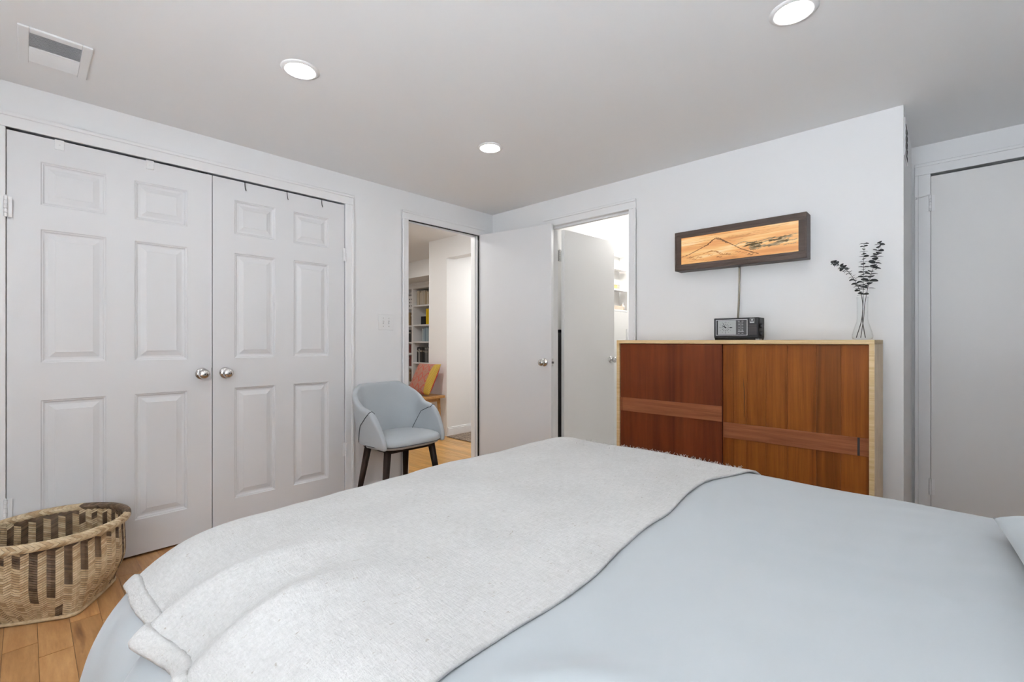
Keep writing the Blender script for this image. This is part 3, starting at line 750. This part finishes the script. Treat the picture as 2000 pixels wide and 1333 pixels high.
# ------------------------------------------------------------------ vase and eucalyptus
VX, VY = -.289, 2.70
gl, nt, b = newmat('clear_glass')
tr = nd(nt, 'ShaderNodeBsdfTransparent'); tr.inputs[0].default_value = (.985, .99, .99, 1)
gs = nd(nt, 'ShaderNodeBsdfGlossy'); gs.inputs['Roughness'].default_value = .02
lw = nd(nt, 'ShaderNodeLayerWeight'); lw.inputs[0].default_value = .35
fz = nd(nt, 'ShaderNodeMath', operation='POWER'); nt.links.new(lw.outputs['Facing'], fz.inputs[0]); fz.inputs[1].default_value = 3.5
mg = nd(nt, 'ShaderNodeMixShader'); nt.links.new(fz.outputs[0], mg.inputs[0]); nt.links.new(tr.outputs[0], mg.inputs[1]); nt.links.new(gs.outputs[0], mg.inputs[2])
nt.links.new(mg.outputs[0], nt.nodes['Material Output'].inputs['Surface'])
vp = [(0, .001), (.030, .001), (.037, .004), (.0405, .012), (.0405, .022), (.036, .042), (.029, .066), (.0235, .084), (.0215, .10), (.0215, .15), (.0222, .19), (.023, .202), (.0215, .202), (.0205, .19), (.020, .15), (.020, .10), (.022, .084), (.0275, .066), (.0345, .042), (.039, .022), (.039, .013), (.036, .006), (0, .004)]
vz = MB().lathe(vp, 40, (0, 0, 0)).build('glass_vase', gl, None, True); vz.location = (VX, VY, CZ)
tag(vz, 'clear glass vase with narrow neck standing on the sideboard', 'vase')
leafm = plain('dried_leaf', (.018, .021, .022), .7); stemm = plain('dried_stem', (.035, .032, .028), .7)
lf = MB(); n = 10; ring = [(.5 * (1 - math.cos(2 * math.pi * i / n)), .46 * math.sin(2 * math.pi * i / n)) for i in range(n)]
lf.add([(x, y, .10 * (y * y) * 4 - .12 * x * x + .004) for x, y in ring] + [(x, y, .10 * (y * y) * 4 - .12 * x * x - .004) for x, y in ring] + [(.5, 0, -.03 + .004), (.5, 0, -.03 - .004)],
       [(i, (i + 1) % n, 2 * n) for i in range(n)] + [(n + (i + 1) % n, n + i, 2 * n + 1) for i in range(n)] + [(i, n + i, n + (i + 1) % n, (i + 1) % n) for i in range(n)])
leaf_base = None
def catmull(P, k=10):
    out = []
    P = [Vector(p) for p in P]; Q = [P[0] * 2 - P[1]] + P + [P[-1] * 2 - P[-2]]
    for i in range(1, len(Q) - 2):
        for j in range(k):
            t = j / k; a, b_, c, d = Q[i - 1:i + 3]
            out.append(.5 * ((2 * b_) + (c - a) * t + (2 * a - 5 * b_ + 4 * c - d) * t * t + (3 * b_ - a - 3 * c + d) * t ** 3))
    out.append(P[-1]); return out
def sprig(label, pts, npair, sizes, z_start, seed):
    global leaf_base
    rr = random.Random(seed)
    t = thing('eucalyptus_stem', label, 'plant stem', (VX, VY, CZ + .006), 0)
    path = catmull(pts, 12)
    MB().tube(path, [.0017 - .0011 * i / len(path) for i in range(len(path))], 6).build('stem', stemm, t, True)
    L = [0]
    for i in range(1, len(path)): L.append(L[-1] + (path[i] - path[i - 1]).length)
    i0 = next(i for i, p in enumerate(path) if p.z > z_start); s0 = L[i0]
    for k in range(npair):
        s = s0 + (L[-1] - s0) * (k / (npair - 1)) ** .95
        i = min(max(1, next((q for q in range(len(L)) if L[q] >= s), len(L) - 1)), len(path) - 1)
        p = path[i]; tan = (path[i] - path[i - 1]).normalized()
        size = sizes[0] + (sizes[1] - sizes[0]) * k / (npair - 1); size *= rr.uniform(.85, 1.15)
        a0 = (k % 2) * math.pi / 2 + rr.uniform(-.4, .4)
        for side in (0, 1):
            ang = a0 + side * math.pi; ref = Vector((1, .1, 0)) - tan * Vector((1, .1, 0)).dot(tan); ref.normalize(); r2 = tan.cross(ref)
            dirv = (ref * math.cos(ang) + r2 * math.sin(ang) + tan * rr.uniform(.05, .35)).normalized()
            if leaf_base is None: o = lf.build('leaf', leafm, t); leaf_base = o
            else: o = leaf_base.copy(); col.objects.link(o); o.parent = t
            o.location = p; o.rotation_mode = 'QUATERNION'
            q = dirv.to_track_quat('X', 'Z') @ Quaternion((1, 0, 0), rr.uniform(-.5, .5)); o.rotation_quaternion = q; o.scale = (size, size, size)
# image plane directions at the vase: right = (.727,.687), so leaning is done mostly in that plane and along the wall
sprig('dried eucalyptus stem arching out sideways with dense small leaves', [(-.022, -.012, .004), (-.003, 0, .09), (-.0, .004, .17), (-.014, -.010, .24), (-.050, -.034, .315), (-.106, -.068, .365)], 24, (.019, .017), .205, 1)
sprig('thin upright dried eucalyptus stem with sparse small leaves', [(.010, .008, .004), (.0, 0, .09), (.002, .002, .17), (.003, .001, .30), (.006, .002, .445)], 21, (.020, .018), .205, 2)
sprig('dried eucalyptus stem with the largest dark leaves', [(-.008, .012, .004), (.004, -.004, .09), (.010, .0, .17), (.024, .015, .27), (.045, .026, .36), (.062, .036, .445)], 16, (.032, .021), .235, 3)

# ------------------------------------------------------------------ grey armchair
CHX, CHY = -2.715, 1.735
ch = thing('armchair', 'grey upholstered armchair with dark wooden legs beside the closet', 'chair', (CHX, CHY, 0))
# local: +x faces the room; shell follows a U path from the near front, round the back, to the far front
def upath(t):
    """t in [-1,1]; returns (x,y, outward normal) of the shell's seat-level centre line"""
    a, b_ = .180, .224
    ang = math.pi + t * math.pi * .5 * 1.16
    c, s_ = math.cos(ang), math.sin(ang)
    p = 2.7
    r = (abs(c / a) ** p + abs(s_ / b_) ** p) ** (-1 / p)
    x, y = r * c, r * s_
    if abs(t) > .80:                                     # arms run forward
        k = (abs(t) - .80) / .20; x += .17 * k
    return Vector((x, y, 0))
def topz(t):
    a = abs(t)
    k_ = max(0, min(1, (a - .37) / .47)); z = .652 + .151 * (1 - (k_ * .75 + .25 * k_ * k_ * (3 - 2 * k_)))
    if a > .84: z -= .20 * ((a - .84) / .16) ** 2.2
    return z
shell = MB(); rings = []
NT = 81
def shell_pt(t, s, off):
    p = upath(t); d = .002
    tg = (upath(min(1, t + d)) - upath(max(-1, t - d))).normalized(); nn = Vector((-tg.y, tg.x, 0))
    if nn.dot(p) < 0: nn = -nn
    zt = topz(t); zb = .415; z = zb + (zt - zb) * s
    lean = .034 * (1 - sm(.5, .85, abs(t))) + .026
    q = p + nn * (off + lean * ((z - zb) / .38)); 
    if abs(t) < .7: q.x -= .0
    return Vector((q.x, q.y, z))
for i in range(NT):
    t = -1 + 2 * i / (NT - 1); h = .021 * (1 - .35 * sm(.9, 1, abs(t))); ring = []
    for s in (0, .2, .4, .6, .8, .93): ring.append(shell_pt(t, s, h))
    for a in (35, 65, 90, 115, 145):
        p = shell_pt(t, .95, h * math.cos(R(a))); p.z += h * math.sin(R(a)) * .9; ring.append(p)
    for s in (.93, .8, .6, .4, .2, 0): ring.append(shell_pt(t, s, -h))
    ring.append(ring[0]); rings.append(ring)
shell.grid(rings)
k = len(rings[0]) - 1
for base, rv in ((0, False), ((NT - 1) * (k + 1), True)):
    f = tuple(base + i for i in range(k)); shell.f.append(list(f[::-1] if rv else f)); shell.m.append(0)
so_ = shell.build('backrest', 'chair', ch, True)
sb = so_.modifiers.new('sub', 'SUBSURF'); sb.levels = 1; sb.render_levels = 1
# seat cushion: rounded D-shape
sp = []; NA = 64
for zf, ins in ((.405, .03), (.412, .012), (.428, .0), (.452, .0), (.466, .010), (.474, .035), (.477, .09), (.478, .17)):
    ring = []
    for i in range(NA):
        a = 2 * math.pi * i / NA; c, s_ = math.cos(a), math.sin(a)
        p = 3.4 if c > 0 else 2.6; ax = (.256 if c > 0 else .175) - ins; by = (.248 if c > 0 else .222) - ins
        r = (abs(c / ax) ** p + abs(s_ / by) ** p) ** (-1 / p)
        ring.append(Vector((r * c, r * s_, zf + .006 * (c if c > 0 else 0))))
    sp.append(ring + [ring[0]])
st = MB().grid(sp); st.add([Vector((0, 0, .479))] + sp[-1][:-1], [(0, 1 + i, 1 + (i + 1) % NA) for i in range(NA)])
st.add(sp[0][:-1], [tuple(range(NA))[::-1]])
st.build('seat', 'chair', ch, True)
MB().tube([(p.x * 1.003, p.y * 1.003, p.z) for p in sp[2]], .0022, 6, cap=False).build('seat_piping', 'piping', ch, True)
# arm seams: run over the arm and down to the seat
for sgn in (-1, 1):
    pts = []
    for q in lin(0, 1, 26):
        if q < .52:
            kk = q / .52; t = sgn * (.60 + .285 * kk); p = shell_pt(t, .17 + .80 * kk, -.0225)
        elif q < .62:
            kk = (q - .52) / .10; t = sgn * .885; p = shell_pt(t, .96, -.0225 + .045 * kk); p.z += .018 * math.sin(math.pi * kk) + .002
        else:
            kk = (q - .62) / .38; t = sgn * (.885 - .18 * kk); p = shell_pt(t, .97 - .90 * kk, .0225)
        pts.append(p)
    MB().tube(pts, .0022, 6).build('arm_piping', 'piping', ch, True)
for (x0, y0, x1, y1) in ((.155, -.165, .20, -.225), (.155, .165, .20, .225), (-.11, -.145, -.19, -.19), (-.11, .145, -.19, .19)):
    MB().tube([(x0, y0, .42), ((x0 + x1) / 2, (y0 + y1) / 2, .21), (x1, y1, .0)], [.024, .020, .014], 12).build('leg', 'legwood', ch, True)
B(-.14, .18, -.17, .17, .385, .41).build('seat_frame', 'legwood', ch)

# ------------------------------------------------------------------ woven basket
BKX, BKY = -2.722, .08
bk_ = thing('woven_basket', 'tan and brown woven cane basket on floor before the closet', 'basket', (BKX, BKY, 0))
BH = .315
def brad(a, z):
    f = a - R(15) - math.pi / 4
    sq = .150 / max(abs(math.cos(f)), abs(math.sin(f))); sq = min(sq, .204)
    v = z / BH
    full = .219 + .010 * v
    k = sm(-.05, .52, v) ** .8
    return sq * (1 - k) + full * k + .012 * math.sin(math.pi * min(1, v * 1.15)) * .6
def bpos(a, z, off=0):
    r = brad(a, z) + off; return Vector((r * math.cos(a), r * math.sin(a), z))
NC, NR = 60, 33
def dark(c, r):
    v = r / NR; ph = (.667 - c / NC * 4) % 1.0              # four repeats around the basket
    tri = 1 - abs(2 * ph - 1)
    if v > .93: return ph > .35
    if c % 2 == 0: return v < .16 and .55 < ph < .80
    lo = .12 + .80 * (1 - ph) if ph > .25 else 1.1
    if ph > .86: lo = .28
    if v > .70 + .18 * math.sin(ph * 6.28): lo = min(lo, .78)
    return v > lo
wv = MB(); rb_ = random.Random(4)
for c in range(NC):
    a0, a1 = 2 * math.pi * c / NC, 2 * math.pi * (c + 1) / NC
    sl = .0062 if c % 2 == 0 else -.0062
    for r in range(NR):
        z0 = .006 + (BH - .008) * r / NR; pz = (BH - .008) / NR * .78
        vs = []
        for off, shrink in ((.0022, 0), (-.0022, 0)):
            for (a, dz) in ((a0 - .004, -sl), ((a0 + a1) / 2, 0), (a1 + .004, sl)):
                bulge = .0016 * (1 if off > 0 else -1) * (1 if dz == 0 else -.6)
                vs.append(bpos(a, max(.001, z0 + dz), off + bulge)); vs.append(bpos(a, max(.002, z0 + pz + dz), off + bulge))
        fs = [(0, 2, 3, 1), (2, 4, 5, 3), (7, 9, 8, 6), (9, 11, 10, 8), (0, 6, 8, 2), (2, 8, 10, 4), (3, 9, 7, 1), (5, 11, 9, 3), (0, 1, 7, 6), (4, 10, 11, 5)]
        wv.add(vs, fs, rb_.choice((1, 1, 4, 5)) if dark(c, r) else rb_.choice((0, 0, 2, 3)))
lining = MB(); lining.grid([[bpos(2 * math.pi * i / 80, z, 0) for z in lin(.002, BH - .004, 16)] for i in range(80)], True)
lining.build('core', 'cane_dark', bk_, True)
wo = wv.build('weave', CANES, bk_); wo['kind'] = 'stuff'
MB().tube([bpos(2 * math.pi * i / 72, .009, .0015) for i in range(73)], .0085, 8, cap=False).build('base_border', 'cane', bk_, True)
bs = MB(); ring = [bpos(2 * math.pi * i / 64, .003) for i in range(64)]
bs.add(ring + [Vector((p.x, p.y, .008)) for p in ring], [tuple(range(64))[::-1], tuple(range(64, 128))]); bs.build('base', 'cane', bk_)
rm = MB(); NS = 96
def rim_pt(a, ph, ex=0):
    rr_ = .0145 + ex; r = .2385 + rr_ * math.cos(ph) * .85; z = BH + .004 + rr_ * math.sin(ph)
    return Vector((r * math.cos(a), r * math.sin(a), z))
MB().grid([[rim_pt(2 * math.pi * i / 64, 2 * math.pi * j / 14, -.002) for j in range(15)] for i in range(64)], True).build('rim_core', 'cane_dark', bk_, True)
for i in range(NS):
    for rowi in range(4):
        p0 = -R(70) + rowi * R(72); sg = 1 if rowi % 2 == 0 else -1; da = 2 * math.pi / NS
        a = i * da; vs = []
        for ex in (.0025, -.002):
            for kx in range(4):
                ph = p0 + R(76) * kx / 3; sh = sg * 1.6 * da * (kx / 3 - .5); e2 = ex + (.0012 * math.sin(math.pi * kx / 3) if ex > 0 else 0)
                vs.append(rim_pt(a + sh, ph, e2)); vs.append(rim_pt(a + sh + da * .88, ph, e2))
        fs = []
        for kx in range(3): fs.append((2 * kx, 2 * kx + 1, 2 * kx + 3, 2 * kx + 2))
        for kx in range(3): fs.append((2 * kx, 2 * kx + 2, 10 + 2 * kx, 8 + 2 * kx)); fs.append((2 * kx + 1, 9 + 2 * kx, 11 + 2 * kx, 2 * kx + 3))
        deg = math.degrees(a) % 360
        rm.add(vs, fs, rb_.choice((1, 1, 4, 5)) if (72 < deg < 150 or 250 < deg < 318) else rb_.choice((0, 2, 2, 3)))
ro = rm.build('rim', CANES, bk_); ro['kind'] = 'stuff'

# ------------------------------------------------------------------ hall: bench, cushion, rug, bookcase, books
bn = thing('bench', 'small wooden bench against the hall pier', 'bench', (-4.70, 3.16, 0))
B(-.52, .525, -.15, .145, .445, .472).build('seat', 'bench', bn, bevel=.004)
for x in (-.44, .455):
    for y in (-.10, .10): MB().tube([(x, y, .445), (x + (.02 if x > 0 else -.02), y * 1.15, 0)], [.019, .014], 10).build('leg', 'bench', bn, True)
    B(x - .015, x + .015, -.10, .10, .405, .44).build('rail', 'bench', bn)
B(-.44, .455, -.115, -.095, .405, .44).build('apron', 'bench', bn)
def cushion_mat():
    m, nt, b = newmat('kilim_pattern'); tc = nd(nt, 'ShaderNodeTexCoord'); sx = nd(nt, 'ShaderNodeSeparateXYZ'); nt.links.new(tc.outputs['Object'], sx.inputs[0])
    def mth(op, a, b2=None):
        n = nd(nt, 'ShaderNodeMath', operation=op)
        for i, v in enumerate((a, b2)):
            if v is None: continue
            if isinstance(v, (int, float)): n.inputs[i].default_value = v
            else: nt.links.new(v, n.inputs[i])
        return n.outputs[0]
    X, Y = sx.outputs[0], sx.outputs[1]
    u = mth('PINGPONG', X, .05); v = mth('PINGPONG', Y, .07)
    d = mth('ADD', mth('MULTIPLY', u, 1.4), v)
    ln = mth('PINGPONG', d, .011); fine = mth('PINGPONG', mth('ADD', X, mth('MULTIPLY', Y, .6)), .004)
    c1 = ramp(nt, mth('DIVIDE', ln, .011), [(.20, (.52, .045, .03)), (.34, (.25, .17, .12)), (.8, (.31, .24, .18))])
    big = ramp(nt, mth('DIVIDE', d, .14), [(.25, (0, 0, 0)), (.30, (1, 1, 1)), (.42, (1, 1, 1)), (.47, (0, 0, 0))])
    mx = nd(nt, 'ShaderNodeMix', data_type='RGBA'); nt.links.new(big, mx.inputs[0]); nt.links.new(c1, mx.inputs[6]); mx.inputs[7].default_value = (.42, .10, .065, 1)
    yl = ramp(nt, mth('DIVIDE', fine, .004), [(.35, (.16, .14, .05)), (.6, (.72, .44, .05))])
    band_ = mth('GREATER_THAN', X, .115)
    m2 = nd(nt, 'ShaderNodeMix', data_type='RGBA'); nt.links.new(band_, m2.inputs[0]); nt.links.new(mx.outputs[2], m2.inputs[6]); nt.links.new(yl, m2.inputs[7])
    nt.links.new(m2.outputs[2], b.inputs['Base Color']); b.inputs['Roughness'].default_value = .95
    n = noise_tex(nt, tc.outputs['Object'], 260, 2); bump(nt, b, n.outputs[0], .4, .002); return m
cs = thing('patterned_cushion', 'red and yellow patterned woven cushion leaning on the bench', 'cushion', (-4.385, 3.165, .474))
pm_ = pillow_mesh(.385, .385, .12, 30, .02, 8, .004)
cm = MB(); cm.v = pm_.v; cm.f = pm_.f; cm.m = [0] * (29 * 29) + [1] * (29 * 29)
co_ = cm.build('cover', [cushion_mat(), plain('red_backing', (.45, .02, .02), .9)], cs, True)
co_.rotation_euler = (R(62), 0, R(4)); co_.location = (0, -.005, .185)
rug = MB(); 
def rugmat():
    m, nt, b = newmat('speckled_rug'); n = noise_tex(nt, coords(nt), 60, 4, .8)
    nt.links.new(ramp(nt, n.outputs[0], [(.35, (.05, .04, .035)), (.5, (.22, .16, .12)), (.65, (.45, .38, .30))]), b.inputs['Base Color']); b.inputs['Roughness'].default_value = .95
    bump(nt, b, n.outputs[0], .6, .004); return m
ru = rug.box(-4.145, -3.25, 3.30, 4.9, .001, .010).build('hall_rug', rugmat(), None, origin=(-3.7, 4.1, 0), bevel=.003)
tag(ru, 'brown speckled rug in the hall passage', 'rug')

# bookcase
KY = 4.40; KZ = 2.04
bc = thing('bookcase', 'tall white built-in bookcase in the room beyond the hall', 'bookcase', (-6.2, KY, 0))
kx = [-7.0, -6.43, -5.80, -5.20]; shz = [.10, .50, .735, .985, 1.325, 1.605, 1.905]
shz_l = [.10, .50, .74, .985, 1.20, 1.31, 1.565, 1.905]
shl = [.10, .48, .515, .745, 1.075, 1.355, 1.675, 1.965]
SH = [.10, .42, .49 + .0, .735, 1.08, 1.352, 1.672]
zs_r = [.10, .49, .735, 1.078, 1.352, 1.672]
zs_l = [.10, .40, .66, .885, 1.068, 1.345, 1.64]
kb = MB()
def kbx(x0, x1, y0, y1, z0, z1, name, par=bc, bev=0): return B(x0 + 6.2, x1 + 6.2, y0 - KY, y1 - KY, z0, z1).build(name, 'trim', par, bevel=bev)
for x in kx: kbx(x - .022, x + .022, KY, KY + .30, 0, 1.955, 'upright')
kbx(-7.02, -5.18, KY + .30, KY + .32, 0, 1.955, 'back_panel')
kbx(-7.02, -5.18, KY, KY + .30, 1.955, 2.0, 'top_rail')
kbx(-7.04, -5.16, KY - .02, KY + .30, 2.0, 2.018, 'crown'); kbx(-7.06, -5.14, KY - .04, KY + .30, 2.018, 2.042, 'crown')
for bay in range(3):
    for z in (zs_l if bay == 0 else zs_r): kbx(kx[bay] + .022, kx[bay + 1] - .022, KY + .004, KY + .30, z - .012, z + .010, 'shelf')
rr = random.Random(21)
def bookmat(c): return plain('book_cover', c, .6)
pages = plain('book_pages', (.62, .56, .45), .9)
pal = {'cream': [(.50, .40, .27), (.60, .52, .40), (.42, .32, .20), (.66, .60, .50)], 'yellow': [(.80, .55, .01)], 'blue': [(.22, .30, .36), (.35, .45, .5), (.10, .13, .16), (.45, .5, .52)],
       'dark': [(.012, .012, .014), (.03, .03, .032), (.02, .018, .02), (.35, .35, .34), (.05, .045, .04)], 'mix': [(.10, .03, .035), (.30, .28, .25), (.05, .06, .07), (.22, .06, .05), (.4, .36, .3)], 'brown': [(.28, .17, .08), (.15, .09, .05), (.4, .28, .15)]}
cache = {}
def book(x, w_, h_, z, d, c, label, group):
    if c not in cache: cache[c] = bookmat(c)
    m = MB(); y0 = KY + .055 + rr.uniform(0, .02)
    m.box(x, x + .003, y0, y0 + d, z, z + h_).box(x + w_ - .003, x + w_, y0, y0 + d, z, z + h_).box(x + .003, x + w_ - .003, y0 - .002, y0 + .003, z, z + h_)
    m.box(x + .003, x + w_ - .003, y0 + .003, y0 + d - .005, z + .004, z + h_ - .004, 1)
    m.box(x + .004, x + w_ - .004, y0 - .003, y0 - .001, z + h_ * .72, z + h_ * .80, 1 if sum(c) < .3 else 0)
    o = m.build('book', [cache[c], pages], None, origin=(x, y0, z)); tag(o, label, 'book', group); return o
def tone(c):
    l = sum(c) / 3; d = max(c) - min(c)
    if l < .016: return 'jet black'
    if l < .035: return 'charcoal'
    if l < .06 and d < .03: return 'dark grey'
    if d < .05: return 'pale grey' if l > .3 else 'slate grey'
    if c[2] >= c[0]: return 'pale blue' if l > .35 else 'slate blue'
    if c[0] > 2.2 * c[1]: return 'wine red' if l < .1 else 'brick red'
    if c[2] < .05 and l > .4: return 'bright yellow'
    return 'ivory' if l > .55 else 'cream' if l > .48 else 'tan' if l > .3 else 'brown' if l > .15 else 'dark brown'
def row(x0, x1, z, key, hr, wr_, label, group):
    x = x0
    while x < x1 - wr_[0]:
        w_ = min(rr.uniform(*wr_), x1 - x); c_ = rr.choice(pal[key]); book(x, w_ - .001, rr.uniform(*hr), z + .0102, .16, c_, tone(c_) + ' ' + label, tone(c_) + ' ' + group); x += w_
row(-6.395, -5.93, zs_r[5], 'cream', (.205, .255), (.022, .04), 'spined old book on the top bookcase shelf', 'top shelf books')
row(-6.13, -5.93, zs_r[4], 'yellow', (.255, .258), (.034, .036), 'spined volume beside the black speaker', 'volumes by the speaker')
row(-6.26, -5.93, zs_r[3], 'blue', (.19, .235), (.035, .05), 'book below the yellow volumes', 'third shelf books')
row(-6.40, -5.93, zs_r[2], 'dark', (.225, .245), (.018, .035), 'book two shelves below the yellow volumes', 'fourth shelf books')
row(-6.36, -5.93, zs_r[1], 'dark', (.17, .20), (.018, .03), 'book on the shelf beside the patterned cushion', 'fifth shelf books')
row(-6.62, -6.46, zs_l[5], 'brown', (.20, .22), (.03, .045), 'book under the dotted box in the narrow bay', 'narrow bay second shelf books')
row(-6.62, -6.46, zs_l[4], 'dark', (.19, .21), (.02, .035), 'book two shelves under the dotted box', 'narrow bay third shelf books')
row(-6.62, -6.46, zs_l[3], 'mix', (.13, .15), (.02, .035), 'book three shelves under the dotted box', 'narrow bay fourth shelf books')
row(-6.62, -6.46, zs_l[2], 'mix', (.165, .18), (.02, .035), 'book four shelves under the dotted box', 'narrow bay fifth shelf books')
row(-6.62, -6.46, zs_l[1], 'brown', (.19, .21), (.02, .035), 'book near the bottom of the narrow bay', 'narrow bay bottom books')
sp_ = thing('speaker', 'small black speaker beside the yellow volumes', 'speaker', (-6.205, KY + .06, zs_r[4] + .0102))
B(-.07, .055, 0, .11, 0, .135).build('cabinet', 'black', sp_, bevel=.004); B(-.055, .04, -.003, .001, .01, .105).build('grille', plain('grille', (.02, .02, .022), .9), sp_)
bx_ = thing('storage_box', 'white storage box with black dots on the top shelf', 'box', (-6.53, KY + .05, zs_l[6] + .0102))
B(-.09, .075, 0, .2, 0, .20).build('body', 'white', bx_, bevel=.004)
for i in range(3):
    for j in range(3): MB().lathe([(0, 0), (.012, 0), (.012, .001), (0, .001)], 10, (-.055 + i * .05 + .015 * (j % 2), -.0005, .035 + j * .055), '-y').build('dot', 'black', bx_)
B(-.09, .075, .0, .2, .20, .225).build('lid', plain('lid_grey', (.3, .3, .3), .6), bx_)

# ------------------------------------------------------------------ bathroom bits
nt_ = thing('niche_shelf', 'white shelves set in the bathroom wall niche', 'shelf', (-2.515, 4.07, 1.40))
for z in (0, .215, .432):
    B(-.043, .052, -.31, .31, z + .0, z + .018).build('shelf', 'trim', nt_, bevel=.002)
tb = thing('tan_box', 'small tan box on the upper bathroom shelf', 'box', (-2.515, 4.20, 1.633))
B(-.03, .02, -.10, .035, .0005, .045).build('body', plain('kraft', (.55, .36, .14), .7), tb, bevel=.002); B(-.031, .021, -.101, .036, .040, .046).build('lid', plain('kraft_lid', (.48, .30, .11), .7), tb)
tj = thing('glass_jar', 'frosted jar beside the tan box on the bathroom shelf', 'jar', (-2.505, 4.31, 1.633))
MB().lathe([(0, .0005), (.028, .0005), (.03, .004), (.03, .04), (.026, .045), (0, .045)], 20).build('body', plain('frosted', (.75, .73, .68), .3), tj, True); MB().lathe([(0, .045), (.027, .045), (.027, .052), (0, .053)], 20).build('lid', 'white', tj)
ty = thing('cosmetic_tray', 'beige tray on the lower bathroom shelf', 'tray', (-2.51, 4.20, 1.418))
MB().box(-.03, .035, -.12, .12, .0005, .004).box(.03, .035, -.12, .12, .004, .042).box(-.03, -.025, -.12, .12, .004, .042).box(-.025, .03, -.12, -.115, .004, .042).box(-.025, .03, .115, .12, .004, .042).build('tray_body', plain('beige', (.66, .55, .44), .6), ty)
tl = thing('lotion_bottle', 'pale bottle standing at the end of the beige tray', 'bottle', (-2.505, 4.355, 1.418))
MB().lathe([(0, .0005), (.022, .0005), (.022, .05), (.010, .058), (.010, .07), (0, .07)], 18).build('body', plain('peach', (.72, .60, .50), .4), tl, True); MB().lathe([(0, .07), (.012, .07), (.012, .082), (0, .083)], 14).build('cap', 'white', tl)
op = thing('outlet_plate', 'white switch plate on the bathroom wall below the niche', 'switch', (-2.466, 4.405, 1.16))
B(0, .007, -.04, .04, -.062, .062).build('plate', 'white', op, bevel=.002); B(.007, .010, -.017, .017, -.034, .034).build('rocker', 'white', op, bevel=.001)
hp = thing('slim_cabinet', 'slim dark grey metal cabinet seen through the bathroom hinge gap', 'cabinet', (-2.412, 3.175, 0))
B(-.06, .05, -.13, .13, .03, 1.165).build('body', plain('grey_steel', (.16, .155, .15), .35, .7), hp, bevel=.004)
B(-.06, .055, -.135, .135, 1.165, 1.19).build('top', 'black', hp); B(-.055, .045, -.12, .12, 0, .03).build('plinth', 'black', hp)
